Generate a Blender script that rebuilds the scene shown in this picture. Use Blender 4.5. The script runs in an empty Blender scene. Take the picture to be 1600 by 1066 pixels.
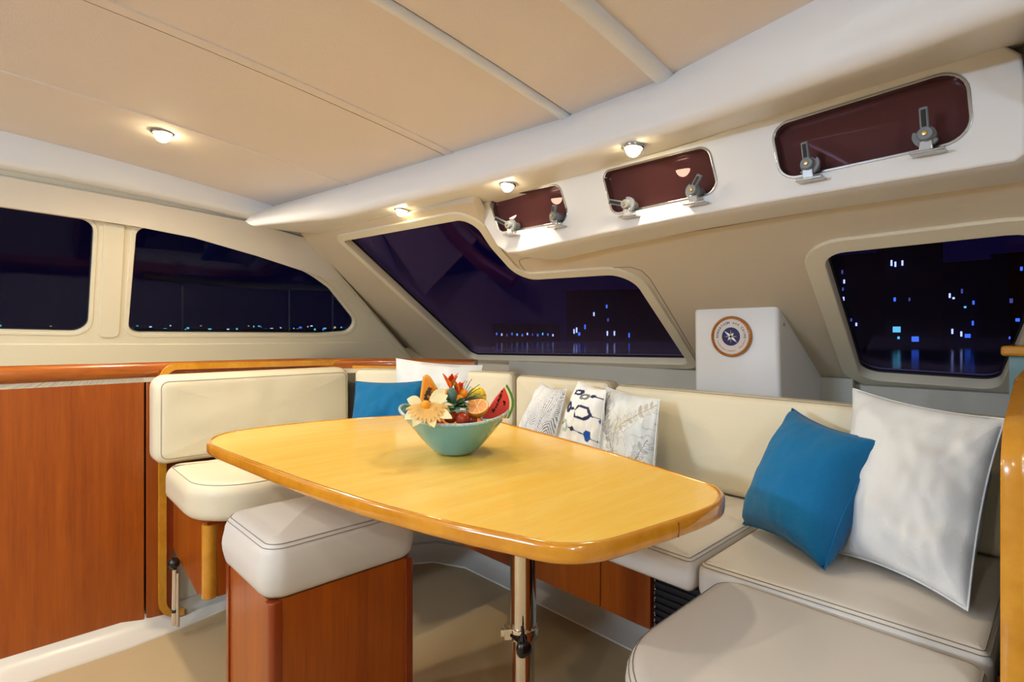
import bpy, bmesh, math, random
from mathutils import Vector, Matrix, noise
random.seed(7)
PI = math.pi
V = Vector
C = bpy.context.scene.collection
sc = bpy.context.scene

# ------------------------------------------------------------------ camera, world, exposure
E = 1.32                      # eye height above the cabin sole
YAW = math.radians(46)
F = 850.0                     # focal length in pixels of the 1600 px wide frame
cam = bpy.data.cameras.new('camera')
cam.sensor_width = 36.0
cam.lens = F / 1600 * 36
cam.shift_y = -13 / 1600
cam.clip_start = 0.02
cam.clip_end = 3000
camo = bpy.data.objects.new('camera', cam)
C.objects.link(camo)
camo.location = (0, 0, E)
camo.rotation_euler = (PI / 2, 0, YAW)
sc.camera = camo

world = bpy.data.worlds.new('night')
sc.world = world
world.use_nodes = True
bgn = world.node_tree.nodes['Background']
bgn.inputs[0].default_value = (0.0035, 0.0026, 0.019, 1)
bgn.inputs[1].default_value = 1.0

sc.view_settings.view_transform = 'Standard'
sc.view_settings.look = 'None'
sc.view_settings.exposure = 0.0
sc.view_settings.gamma = 1.0
sc.view_settings.use_curve_mapping = False

WARM = (1.0, 0.84, 0.60)
AFTC = (1.0, 0.92, 0.78)
COOL = (0.58, 0.77, 1.0)
SPOT_W = 36.0
AFT_W = 35.0
BULK_W = 52.0

# ------------------------------------------------------------------ geometry helpers
RT = V((math.cos(YAW), math.sin(YAW), 0))
FW = V((-math.sin(YAW), math.cos(YAW), 0))
EYE = V((0, 0, E))

def ray(px, py):
    return RT * ((px - 800) / F) + FW + V((0, 0, (520 - py) / F))
def acf(px, py, cf): return EYE + ray(px, py) * cf
def az(px, py, r):
    return EYE + ray(px, py) * (r * F / (520 - py))
def ax(px, py, X):
    d = ray(px, py); return EYE + d * (X / d.x)
def ay(px, py, Y):
    d = ray(px, py); return EYE + d * (Y / d.y)
def apl(px, py, p, n):
    d = ray(px, py); return EYE + d * ((p - EYE).dot(n) / d.dot(n))

def lin(c):
    return tuple((x / 12.92 if x <= 0.04045 else ((x + 0.055) / 1.055) ** 2.4) for x in c)
def hx(s):
    return lin(tuple(int(s[i:i + 2], 16) / 255 for i in (0, 2, 4)))

WL = {}     # world origin of every object built

class MB:
    def __init__(s):
        s.v = []; s.f = []; s.col = None; s.m = []
    def add(s, vs, fs):
        o = len(s.v); s.v += [V(v) for v in vs]; s.f += [tuple(i + o for i in f) for f in fs]
    def box(s, lo, hi, M=None):
        x0, y0, z0 = lo; x1, y1, z1 = hi
        vs = [V((x, y, z)) for z in (z0, z1) for y in (y0, y1) for x in (x0, x1)]
        if M is not None: vs = [M @ v for v in vs]
        s.add(vs, [(0, 2, 3, 1), (4, 5, 7, 6), (0, 1, 5, 4), (2, 6, 7, 3), (0, 4, 6, 2), (1, 3, 7, 5)])
    def prism(s, pts, vec):
        n = len(pts); vec = V(vec)
        s.add([V(p) for p in pts] + [V(p) + vec for p in pts],
              [tuple(range(n))[::-1], tuple(range(n, 2 * n))] + [(i, (i + 1) % n, n + (i + 1) % n, n + i) for i in range(n)])
    def rings(s, rings, closed=True, cap0=True, cap1=True):
        n = len(rings[0]); o = len(s.v)
        for r in rings: s.v += [V(p) for p in r]
        m = n if closed else n - 1
        for k in range(len(rings) - 1):
            for i in range(m):
                j = (i + 1) % n
                s.f.append((o + k * n + i, o + k * n + j, o + (k + 1) * n + j, o + (k + 1) * n + i))
        if cap0: s.f.append(tuple(o + i for i in range(n))[::-1])
        if cap1: s.f.append(tuple(o + (len(rings) - 1) * n + i for i in range(n)))
    def tube(s, path, r, n=8, closed=False):
        path = [V(p) for p in path]; N = len(path); R = []
        up = None
        for i in range(N):
            a = path[(i - 1) % N] if (closed or i > 0) else path[i]
            b = path[(i + 1) % N] if (closed or i < N - 1) else path[i]
            t = (b - a).normalized()
            if up is None:
                up = V((0, 0, 1)) if abs(t.z) < .9 else V((1, 0, 0))
            up = (up - t * up.dot(t)).normalized()
            sd = t.cross(up)
            rr = r[i] if isinstance(r, (list, tuple)) else r
            R.append([path[i] + (up * math.cos(k * 2 * PI / n) + sd * math.sin(k * 2 * PI / n)) * rr for k in range(n)])
        if closed: R.append(R[0])
        s.rings(R, True, not closed, not closed)
    def sweep(s, path, prof, up=V((0, 0, 1)), closed=False):
        """prof: closed list of (side, up); side is to the right of travel"""
        path = [V(p) for p in path]; N = len(path); R = []
        for i in range(N):
            a = path[(i - 1) % N] if (closed or i > 0) else path[i]
            b = path[(i + 1) % N] if (closed or i < N - 1) else path[i]
            t = (b - a).normalized()
            sd = t.cross(up).normalized()
            k = 1.0
            if 0 < i < N - 1 or closed:
                t1 = (path[i] - a).normalized()
                k = 1 / max(.6, abs(t1.cross(up).normalized().dot(sd)))
            R.append([path[i] + sd * (p[0] * k) + up * p[1] for p in prof])
        if closed: R.append(R[0])
        s.rings(R, True, not closed, not closed)
    def lathe(s, prof, c, ax=V((0, 0, 1)), n=24):
        ax = V(ax).normalized()
        u = V((1, 0, 0)) if abs(ax.x) < .9 else V((0, 1, 0))
        u = (u - ax * u.dot(ax)).normalized(); w = ax.cross(u)
        s.rings([[V(c) + ax * z + (u * math.cos(k * 2 * PI / n) + w * math.sin(k * 2 * PI / n)) * max(r, 1e-4) for k in range(n)] for r, z in prof])
    def blob(s, c, rad, n=14, m=9, M=None, fn=None):
        R = []
        for j in range(m + 1):
            th = PI * j / m
            ring = []
            for i in range(n):
                ph = 2 * PI * i / n
                d = V((math.sin(th) * math.cos(ph), math.sin(th) * math.sin(ph), -math.cos(th)))
                k = fn(d, ph, th) if fn else 1
                d = V((d.x * rad[0] * k + (1e-5 * math.cos(ph)), d.y * rad[1] * k + 1e-5 * math.sin(ph), d.z * rad[2]))
                if M is not None: d = M @ d
                ring.append(V(c) + d)
            R.append(ring)
        s.rings(R)
    def build(s, name, mat, parent=None, smooth=40, bevel=0, seg=2, solid=0, sub=0, origin=None):
        if parent is not None:
            o0 = WL[parent.name]
        elif origin is not None:
            o0 = V(origin)
        else:
            xs = [v.x for v in s.v]; ys = [v.y for v in s.v]; zs = [v.z for v in s.v]
            o0 = V(((min(xs) + max(xs)) / 2, (min(ys) + max(ys)) / 2, min(zs)))
        me = bpy.data.meshes.new(name)
        me.from_pydata([v - o0 for v in s.v], [], s.f)
        me.validate()
        if s.col:
            a = me.color_attributes.new('print', 'FLOAT_COLOR', 'POINT')
            flat = [x for c in s.col for x in (c[0], c[1], c[2], 1.0)]
            a.data.foreach_set('color', flat)
        bm = bmesh.new(); bm.from_mesh(me)
        bmesh.ops.recalc_face_normals(bm, faces=bm.faces)
        bm.to_mesh(me); bm.free()
        if mat: me.materials.append(mat)
        if smooth:
            me.shade_smooth()
            me.set_sharp_from_angle(angle=math.radians(smooth))
        o = bpy.data.objects.new(name, me); C.objects.link(o)
        if parent is not None:
            o.parent = parent; WL[o.name] = o0
        else:
            o.location = o0; WL[o.name] = o0
        if solid:
            md = o.modifiers.new('solid', 'SOLIDIFY'); md.thickness = solid; md.offset = 0
        if bevel:
            md = o.modifiers.new('bevel', 'BEVEL'); md.width = bevel; md.segments = seg; md.limit_method = 'ANGLE'; md.angle_limit = math.radians(40)
        return o

def tag(o, label, cat, group=None):
    o['label'] = label; o['category'] = cat
    if group: o['group'] = group
    return o
def struct(o):
    o['kind'] = 'structure'; return o
def empty(name, loc, label=None, cat=None, group=None):
    o = bpy.data.objects.new(name, None); C.objects.link(o)
    o.empty_display_size = .05
    o.location = loc; WL[o.name] = V(loc)
    if label: tag(o, label, cat, group)
    return o

# 2D outlines
def area2(p): return sum(p[i][0] * p[(i + 1) % len(p)][1] - p[(i + 1) % len(p)][0] * p[i][1] for i in range(len(p))) / 2
def ccw(p): return list(p) if area2(p) > 0 else list(p)[::-1]
def rounded(pts, rad, seg=7):
    n = len(pts); out = []
    if not isinstance(rad, (list, tuple)): rad = [rad] * n
    for i in range(n):
        a = V(pts[i - 1]); p = V(pts[i]); b = V(pts[(i + 1) % n]); r = rad[i]
        if r <= 0: out.append((p.x, p.y)); continue
        u = (a - p); w = (b - p); lu, lw = u.length, w.length; u.normalize(); w.normalize()
        ang = math.acos(max(-1, min(1, u.dot(w))))
        if ang > PI - .02: out.append((p.x, p.y)); continue
        t = min(r / math.tan(ang / 2), lu * .48, lw * .48); r2 = t * math.tan(ang / 2)
        bis = (u + w).normalized(); c = p + bis * (r2 / math.sin(ang / 2))
        s = p + u * t - c; e = p + w * t - c
        a0 = math.atan2(s.y, s.x); a1 = math.atan2(e.y, e.x); d = a1 - a0
        while d > PI: d -= 2 * PI
        while d < -PI: d += 2 * PI
        for k in range(seg + 1):
            q = a0 + d * k / seg; out.append((c.x + r2 * math.cos(q), c.y + r2 * math.sin(q)))
    return out
def offset(pts, d):
    """outward offset of a CCW outline"""
    n = len(pts); out = []
    for i in range(n):
        a = V(pts[i - 1]); p = V(pts[i]); b = V(pts[(i + 1) % n])
        t1 = (p - a); t2 = (b - p)
        if t1.length < 1e-9: t1 = t2
        if t2.length < 1e-9: t2 = t1
        t1 = t1.normalized(); t2 = t2.normalized()
        n1 = V((t1.y, -t1.x)); n2 = V((t2.y, -t2.x)); m = (n1 + n2)
        if m.length < 1e-6: m = n1
        m.normalize(); k = 1 / max(.4, m.dot(n1))
        q = p + m * d * k; out.append((q.x, q.y))
    return out
def densify(pts, step):
    out = []
    n = len(pts)
    for i in range(n):
        a = V(pts[i]); b = V(pts[(i + 1) % n]); k = max(1, int((b - a).length / step))
        for j in range(k):
            q = a.lerp(b, j / k); out.append((q.x, q.y))
    return out
def smooth_closed(pts, k=6):
    n = len(pts); out = []
    for i in range(n):
        p0, p1, p2, p3 = (V(pts[(i + j - 1) % n]) for j in range(4))
        for j in range(k):
            t = j / k
            out.append(tuple(.5 * ((2 * p1) + (-p0 + p2) * t + (2 * p0 - 5 * p1 + 4 * p2 - p3) * t * t + (-p0 + 3 * p1 - 3 * p2 + p3) * t ** 3)))
    return out

class Plane:
    def __init__(s, o, e1, e2):
        s.o = V(o); s.e1 = V(e1).normalized(); s.e2 = V(e2).normalized(); s.n = s.e1.cross(s.e2)
    def px(s, x, y):
        d = apl(x, y, s.o, s.n) - s.o
        return (d.dot(s.e1), d.dot(s.e2))
    def pt(s, q, h=0): return s.o + s.e1 * q[0] + s.e2 * q[1] + s.n * h
    def mat(s, h=0):
        m = Matrix.Identity(4)
        for i in range(3):
            m[i][0] = s.e1[i]; m[i][1] = s.e2[i]; m[i][2] = s.n[i]; m[i][3] = (s.o + s.n * h)[i]
        return m

def curve_mesh(outlines, ext, bevel=0):
    cu = bpy.data.curves.new('tmp', 'CURVE'); cu.dimensions = '2D'; cu.fill_mode = 'BOTH'
    cu.extrude = ext - bevel; cu.bevel_depth = bevel; cu.bevel_resolution = 2; cu.offset = -bevel
    for ol in outlines:
        sp = cu.splines.new('POLY'); sp.points.add(len(ol) - 1); sp.use_cyclic_u = True
        for i, p in enumerate(ol): sp.points[i].co = (p[0], p[1], 0, 1)
    ob = bpy.data.objects.new('tmp', cu); C.objects.link(ob)
    me = bpy.data.meshes.new_from_object(ob)
    bpy.data.objects.remove(ob); bpy.data.curves.remove(cu)
    vs = [v.co.copy() for v in me.vertices]; fs = [tuple(p.vertices) for p in me.polygons]
    bpy.data.meshes.remove(me)
    return vs, fs
def plate(mb, P, outlines, top, thick, bevel=0):
    """solid plate lying on plane P, its face at height top, going back by thick"""
    vs, fs = curve_mesh(outlines, thick / 2, bevel)
    M = P.mat(top - thick / 2)
    mb.add([M @ v for v in vs], fs)
_ch = {}
def char_mesh(ch, size):
    if ch not in _ch:
        cu = bpy.data.curves.new('t', 'FONT'); cu.body = ch; cu.align_x = 'CENTER'; cu.size = 1; cu.extrude = .02; cu.offset = .014
        ob = bpy.data.objects.new('t', cu); C.objects.link(ob)
        me = bpy.data.meshes.new_from_object(ob)
        _ch[ch] = ([v.co.copy() for v in me.vertices], [tuple(p.vertices) for p in me.polygons])
        bpy.data.objects.remove(ob); bpy.data.curves.remove(cu); bpy.data.meshes.remove(me)
    vs, fs = _ch[ch]
    return [v * size for v in vs], fs

def interp(x, tab):
    if x <= tab[0][0]:
        a, b = tab[0], tab[1]
    elif x >= tab[-1][0]:
        a, b = tab[-2], tab[-1]
    else:
        for a, b in zip(tab, tab[1:]):
            if a[0] <= x <= b[0]: break
    return a[1] + (b[1] - a[1]) * (x - a[0]) / (b[0] - a[0])

# ------------------------------------------------------------------ materials
def mat(name, col, rough=.5, spec=.5, coat=0, metal=0, bump=0, bscale=60, var=0, vscale=4, sheen=0, bstretch=(1, 1, 1), coatr=.08, emit=None, estr=0):
    m = bpy.data.materials.new(name); m.use_nodes = True
    nt = m.node_tree; b = nt.nodes['Principled BSDF']
    if isinstance(col, str): col = hx(col)
    b.inputs['Base Color'].default_value = (*col, 1)
    b.inputs['Roughness'].default_value = rough
    b.inputs['Specular IOR Level'].default_value = spec
    b.inputs['Metallic'].default_value = metal
    b.inputs['Coat Weight'].default_value = coat
    b.inputs['Coat Roughness'].default_value = coatr
    if sheen: b.inputs['Sheen Weight'].default_value = sheen
    if emit:
        b.inputs['Emission Color'].default_value = (*emit, 1); b.inputs['Emission Strength'].default_value = estr
    tc = nt.nodes.new('ShaderNodeTexCoord')
    mp = nt.nodes.new('ShaderNodeMapping'); mp.inputs['Scale'].default_value = bstretch
    nt.links.new(tc.outputs['Object'], mp.inputs[0])
    if var:
        n = nt.nodes.new('ShaderNodeTexNoise'); n.inputs['Scale'].default_value = vscale; n.inputs['Detail'].default_value = 5
        nt.links.new(mp.outputs[0], n.inputs['Vector'])
        mx = nt.nodes.new('ShaderNodeMix'); mx.data_type = 'RGBA'
        mx.inputs['A'].default_value = (*[c * (1 - var) for c in col], 1)
        mx.inputs['B'].default_value = (*[min(1, c * (1 + var)) for c in col], 1)
        nt.links.new(n.outputs['Fac'], mx.inputs['Factor'])
        nt.links.new(mx.outputs['Result'], b.inputs['Base Color'])
    if bump:
        n = nt.nodes.new('ShaderNodeTexNoise'); n.inputs['Scale'].default_value = bscale; n.inputs['Detail'].default_value = 4
        nt.links.new(mp.outputs[0], n.inputs['Vector'])
        bp = nt.nodes.new('ShaderNodeBump'); bp.inputs['Strength'].default_value = bump; bp.inputs['Distance'].default_value = .01
        nt.links.new(n.outputs['Fac'], bp.inputs['Height'])
        nt.links.new(bp.outputs[0], b.inputs['Normal'])
    return m

def wood(name, c0, c1, stretch, rough=.3, coat=.4, scale=1.0, coatr=.1, band=None):
    m = bpy.data.materials.new(name); m.use_nodes = True
    nt = m.node_tree; b = nt.nodes['Principled BSDF']
    tc = nt.nodes.new('ShaderNodeTexCoord'); mp = nt.nodes.new('ShaderNodeMapping')
    mp.inputs['Scale'].default_value = stretch
    nt.links.new(tc.outputs['Object'], mp.inputs[0])
    n = nt.nodes.new('ShaderNodeTexNoise'); n.inputs['Scale'].default_value = 3 * scale; n.inputs['Detail'].default_value = 8; n.inputs['Roughness'].default_value = .62
    nt.links.new(mp.outputs[0], n.inputs['Vector'])
    n2 = nt.nodes.new('ShaderNodeTexNoise'); n2.inputs['Scale'].default_value = 16 * scale; n2.inputs['Detail'].default_value = 3
    nt.links.new(mp.outputs[0], n2.inputs['Vector'])
    mm = nt.nodes.new('ShaderNodeMath'); mm.operation = 'MULTIPLY_ADD'; mm.inputs[1].default_value = .35
    nt.links.new(n2.outputs['Fac'], mm.inputs[0]); nt.links.new(n.outputs['Fac'], mm.inputs[2])
    cr = nt.nodes.new('ShaderNodeValToRGB')
    cr.color_ramp.elements[0].position = .42; cr.color_ramp.elements[0].color = (*hx(c0), 1)
    cr.color_ramp.elements[1].position = .92; cr.color_ramp.elements[1].color = (*hx(c1), 1)
    nt.links.new(mm.outputs[0], cr.inputs[0]); nt.links.new(cr.outputs[0], b.inputs['Base Color'])
    b.inputs['Roughness'].default_value = rough; b.inputs['Coat Weight'].default_value = coat; b.inputs['Coat Roughness'].default_value = coatr
    return m

def glass(name, tint, through=.9, ior=1.5, body=None, bodyfac=0, refl=(1, 1, 1)):
    m = bpy.data.materials.new(name); m.use_nodes = True
    nt = m.node_tree; nt.nodes.remove(nt.nodes['Principled BSDF'])
    out = nt.nodes['Material Output']
    tr = nt.nodes.new('ShaderNodeBsdfTransparent'); tr.inputs[0].default_value = (*[through * t for t in tint], 1)
    base = tr.outputs[0]
    if body:
        df = nt.nodes.new('ShaderNodeBsdfDiffuse'); df.inputs[0].default_value = (*body, 1)
        m2 = nt.nodes.new('ShaderNodeMixShader'); m2.inputs[0].default_value = bodyfac
        nt.links.new(tr.outputs[0], m2.inputs[1]); nt.links.new(df.outputs[0], m2.inputs[2]); base = m2.outputs[0]
    gl = nt.nodes.new('ShaderNodeBsdfGlossy'); gl.inputs['Roughness'].default_value = .01; gl.inputs['Color'].default_value = (*refl, 1)
    ge = nt.nodes.new('ShaderNodeNewGeometry'); dt = nt.nodes.new('ShaderNodeVectorMath'); dt.operation = 'DOT_PRODUCT'
    nt.links.new(ge.outputs['Incoming'], dt.inputs[0]); nt.links.new(ge.outputs['Normal'], dt.inputs[1])
    ab = nt.nodes.new('ShaderNodeMath'); ab.operation = 'ABSOLUTE'; nt.links.new(dt.outputs['Value'], ab.inputs[0])
    om = nt.nodes.new('ShaderNodeMath'); om.operation = 'SUBTRACT'; om.inputs[0].default_value = 1; nt.links.new(ab.outputs[0], om.inputs[1])
    pw = nt.nodes.new('ShaderNodeMath'); pw.operation = 'POWER'; pw.inputs[1].default_value = 5; nt.links.new(om.outputs[0], pw.inputs[0])
    f0 = ((ior - 1) / (ior + 1)) ** 2
    fr = nt.nodes.new('ShaderNodeMath'); fr.operation = 'MULTIPLY_ADD'; fr.inputs[1].default_value = 1 - f0; fr.inputs[2].default_value = f0
    nt.links.new(pw.outputs[0], fr.inputs[0])
    mx = nt.nodes.new('ShaderNodeMixShader')
    nt.links.new(fr.outputs[0], mx.inputs[0]); nt.links.new(base, mx.inputs[1]); nt.links.new(gl.outputs[0], mx.inputs[2])
    nt.links.new(mx.outputs[0], out.inputs[0])
    return m

def emis(name, col, s):
    m = bpy.data.materials.new(name); m.use_nodes = True
    nt = m.node_tree; nt.nodes.remove(nt.nodes['Principled BSDF'])
    e = nt.nodes.new('ShaderNodeEmission'); e.inputs[0].default_value = (*col, 1); e.inputs[1].default_value = s
    nt.links.new(e.outputs[0], nt.nodes['Material Output'].inputs[0]); return m

def printed(name, rough=.85):
    m = bpy.data.materials.new(name); m.use_nodes = True
    nt = m.node_tree; b = nt.nodes['Principled BSDF']
    a = nt.nodes.new('ShaderNodeAttribute'); a.attribute_name = 'print'
    nt.links.new(a.outputs['Color'], b.inputs['Base Color'])
    b.inputs['Roughness'].default_value = rough; b.inputs['Specular IOR Level'].default_value = .15
    tc = nt.nodes.new('ShaderNodeTexCoord'); n = nt.nodes.new('ShaderNodeTexNoise'); n.inputs['Scale'].default_value = 350
    nt.links.new(tc.outputs['Object'], n.inputs['Vector'])
    bp = nt.nodes.new('ShaderNodeBump'); bp.inputs['Strength'].default_value = .15; bp.inputs['Distance'].default_value = .003
    nt.links.new(n.outputs['Fac'], bp.inputs['Height']); nt.links.new(bp.outputs[0], b.inputs['Normal'])
    return m

M_HEAD = mat('headliner', 'DED3CB', .75, .2, bump=.08, bscale=220, var=.03, vscale=3)
M_SEAM = mat('seam_dark', '241C18', .8)
M_WHITE = mat('white_moulding', 'DEDDDD', .38, .4, bump=.03, bscale=30)
M_CREAM = mat('cream_moulding', 'D8CFB8', .42, .4, bump=.03, bscale=40)
M_HEADER = mat('header_vinyl', 'D6CDBF', .5, .3, bump=.04, bscale=120)
M_LINER = mat('wall_liner', 'C9BCA6', .8, .2, bump=.1, bscale=260, var=.03, vscale=3)
M_GREY = mat('grey_strip', 'B9B7AC', .5, .4)
M_LEATHER = mat('cream_leather', 'DFD6BC', .42, .4, bump=.10, bscale=26, var=.02, vscale=5)
M_GREYLEATHER = mat('pale_grey_leather', 'D2CDC6', .4, .4, bump=.08, bscale=24, var=.02, vscale=5)
M_STITCH = mat('grey_stitching', '8B8276', .8)
M_CHERRY = wood('cherry_wood', '873B04', 'AA5408', (9, 9, .5), .36, .15)
M_CHERRYD = wood('cherry_post', '762704', '8E3706', (10, 10, .6), .28, .35)
M_RAIL = wood('cherry_rail', '8A3F0C', 'B8661C', (.8, 1, 8), .28, .5)
M_OAK = wood('golden_trim', 'B97816', 'D69A2E', (2.5, 2.5, 2.5), .25, .6)
M_TABLE = wood('table_veneer', 'F8C340', 'FDD870', (9, .9, 6), .28, .35, coatr=.12)
M_RIM = wood('table_rim', 'BD7716', 'D8962A', (3, 3, 3), .18, .8, coatr=.05)
M_FLOOR = mat('sole', 'BFA983', .55, .3, var=.08, vscale=5, bump=.03, bscale=90)
M_COVE = mat('white_cove', 'DEDACF', .3, .5)
M_STEEL = mat('polished_steel', 'D9D6D0', .09, .5, metal=1)
M_BLACK = mat('black_plastic', '0B0C10', .25, .5, coat=.3)
M_CHROME = mat('brushed_chrome', 'B9BBBE', .2, .5, metal=1)
M_LATCH = mat('grey_latch', '70757A', .4, .5)
M_RUBBER = mat('black_inlay', '0A0A0C', .6)
M_BRASS = mat('brass_screw', 'C99A55', .3, metal=1)
M_BLUE = mat('blue_linen', '11689C', .85, .15, bump=.22, bscale=300, var=.10, vscale=120, sheen=.15)
M_LINEN = mat('white_cotton', 'E0E4E8', .85, .15, bump=.15, bscale=260)
M_GLASS = glass('tinted_glass', (.80, .76, 1.0), .9, 1.35, refl=(.55, .42, .8))
M_GLASSL = glass('side_glass', (.80, .85, .95), .75, 1.4, refl=(.32, .34, .5))
M_MAROON = glass('maroon_pane', (.62, .30, .38), .35, 1.45, body=(.085, .030, .030), bodyfac=.9, refl=(.6, .4, .5))  # maroon comes mostly from a diffuse body colour in the pane
M_LAMP = emis('lamp_lens', (1, .80, .46), 60)
M_TEAL = mat('teal_panel', '6E9299', .3, .5)
M_DARK = mat('dark_interior', '161210', .7)
M_MESH = mat('dark_mesh', '0E1018', .5)

# ------------------------------------------------------------------ setting: floor, ceiling, beams
PI_A = 2.214; PI_B = 1.635               # raked front: Y = PI_A - PI_B * r   (r = height above the eye)
FRONT = Plane((0, PI_A, E), (1, 0, 0), (0, -PI_B, 1))
LEFT = Plane((-3.55, 0, E), (0, 1, 0), (.45, 0, 1))
BOXF = Plane((0, 1.48, E), (1, 0, 0), (0, 0, 1))

mb = MB(); mb.box((-3.3, -2.6, -.04), (1.6, 2.6, 0)); struct(mb.build('floor', M_FLOOR))

YTOP = [(-3.35, 1.09), (-3.15, 1.143), (-2.46, 1.274), (-1.77, 1.346), (-1.187, 1.401), (-.834, 1.395), (-.38, 1.30), (.4, 1.12), (1.6, .8)]
YBOT = [(-3.35, .80), (-2.9, .98), (-2.453, 1.19), (-1.753, 1.275), (-1.429, 1.305), (-.953, 1.32), (-.715, 1.325), (-.282, 1.282), (-.06, 1.25), (.4, 1.12), (1.6, .78)]
R_CEIL = .72; R_SOF = .547
def ceil_r(x, y):
    t = interp(x, YTOP) - y
    return R_CEIL + .16 * t - .035 * t * t if t > 0 else R_CEIL + .16 * t
def ceil_patch(mb, x0, x1, dz=0.0, thick=.015, y0=-2.55, nx=4, ny=22, yend=.02):
    top = []; 
    for j in range(ny + 1):
        row = []
        for i in range(nx + 1):
            x = x0 + (x1 - x0) * i / nx
            ye = interp(x, YTOP) + yend
            y = y0 + (ye - y0) * (j / ny)
            row.append(V((x, y, E + ceil_r(x, y) + dz)))
        top.append(row)
    n = nx + 1
    vs = [p for r in top for p in r]; vs += [p + V((0, 0, thick)) for p in vs]
    K = len(top) * n; fs = []
    for j in range(ny):
        for i in range(nx):
            a = j * n + i
            fs.append((a, a + 1, a + n + 1, a + n)); fs.append((K + a, K + a + n, K + a + n + 1, K + a + 1))
    for i in range(nx):
        fs.append((i, K + i, K + i + 1, i + 1)); a = ny * n + i; fs.append((a, a + 1, K + a + 1, K + a))
    for j in range(ny):
        a = j * n; fs.append((a, a + n, K + a + n, K + a)); a = j * n + nx; fs.append((a, K + a, K + a + n, a + n))
    mb.add(vs, fs)
XA, XB, XC, XD = -2.462, -1.771, -1.18, -.806
mb = MB(); ceil_patch(mb, -3.3, 1.6, .02, .03, nx=14); ceil = struct(mb.build('ceiling', M_SEAM))
for i, (x0, x1, dz) in enumerate([(-3.3, XA - .002, 0), (XA + .002, XB - .010, 0), (XB + .004, XC - .014, 0), (XC + .020, XD - .027, .002), (XD + .026, 1.6, .004)]):
    mb = MB(); ceil_patch(mb, x0, x1, dz, nx=5 if i < 4 else 8); mb.build('ceiling_panel', M_HEAD, ceil)
mb = MB(); ceil_patch(mb, XA - .006, XA + .006, -.004, .01, nx=2); mb.build('seam_strip', M_HEAD, ceil)
mb = MB(); ceil_patch(mb, XB + .004, XB + .048, -.005, .01, nx=2); mb.build('seam_strip', M_HEAD, ceil)
def batten(x, w, h):
    mb = MB(); R = []
    for j in range(23):
        yy = interp(x, YTOP) + .01; y = -2.55 + (yy + 2.55) * j / 22
        ring = []
        for k in range(9):
            a = PI * k / 8
            xx = x - math.cos(a) * w / 2
            ring.append(V((xx, y, E + ceil_r(xx, y) + .004 - h * math.sin(a) ** .6)))
        R.append(ring)
    mb.rings(R); return mb.build('ceiling_batten', M_WHITE, ceil)
batten(XC, .032, .022); batten(XD, .052, .028)

def ybeam(x): return interp(x, YBOT)
def yout(x): return 1.52
def rout(x): return interp(x, [(-3.3, .545), (-1.6, .534), (-.17, .582), (.6, .60)])
mb = MB(); R = []
N = 60
for i in range(N + 1):
    x = -2.93 + (1.6 + 2.93) * i / N
    yt = interp(x, YTOP); yb = ybeam(x)
    rt = R_CEIL + .012
    ring = [V((x, yt + .03, E + rt + .04)), V((x, yt, E + rt)), V((x, yt - .008, E + rt - .012))]
    # gently convex face down to a soft lower edge
    for k in range(1, 6):
        t = k / 6
        ring.append(V((x, yt + (yb - yt) * t - .022 * math.sin(PI * t), E + rt + (R_SOF + .03 - rt) * t)))
    for k in range(5):
        a = k / 4 * PI / 2
        ring.append(V((x, yb + .034 * (1 - math.cos(a)) - .003, E + R_SOF + .032 * (1 - math.sin(a)))))
    for k in range(1, 5):
        t = k / 4
        ring.append(V((x, yb + .03 + (1.52 - yb - .03) * t, E + R_SOF + (rout(x) - R_SOF) * t)))
    ring.append(V((x, 1.52, E + R_CEIL + .05)))
    sh_ = max(0, min(1, (-2.45 - x) / .48)) ** 1.5 * .26       # the end face slants under the side beam
    for p in ring:
        k = max(0, min(1, (p.z - E - R_SOF) / .14)); dx = -sh_ * k
        if p.y < 1.30: p.x += dx
    R.append(ring)
mb.rings(R); struct(mb.build('trim_1', M_WHITE, smooth=60))

# side beam over the left windows
mb = MB(); R = []
for j in range(20):
    y = -2.55 + j * (1.16 + 2.55) / 19
    rc = ceil_r(-3.15, y)
    rb = rc - .150 + .055 * max(0, y / 1.1)
    bx = -3.15 + .02
    ring = [V((-3.20, y, E + rc + .03)), V((-3.15, y, E + rc + .006)), V((-3.142, y, E + rc - .03)), V((bx, y, E + rb + .030)), V((bx - .003, y, E + rb + .012)), V((bx - .014, y, E + rb)), V((-3.33, y, E + rb + .004)), V((-3.36, y, E + rc + .05))]
    R.append(ring)
mb.rings(R); struct(mb.build('trim_2', M_WHITE, smooth=50))

# ------------------------------------------------------------------ front wall and its windows
def pxs(P, pts): return [P.px(*p) for p in pts]
win3 = ccw(rounded(pxs(FRONT, [(537, 375), (738, 338), (768, 384), (814, 436), (985, 425), (1078, 568), (738, 560)]), [.03, .10, .3, .10, .10, .05, .05]))
win4 = ccw(rounded(pxs(FRONT, [(1284, 394), (1675, 352), (1561, 606), (1345, 590)]), [.07, .09, .06, .07]))
outer = ccw([(1.6, FRONT.px(1605, -40)[1]), (1.6, FRONT.px(1570, 610)[1])] + pxs(FRONT, [(1570, 610), (1290, 600), (1075, 583), (740, 568), (648, 566), (470, 365), (720, 318), (738, 316), (752, 345), (790, 386), (1062, 346), (1604, 262), (1605, -40)]))
mb = MB(); plate(mb, FRONT, [outer, win3, win4], 0, .05); wf = struct(mb.build('wall_front', M_LINER, smooth=30))

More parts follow.
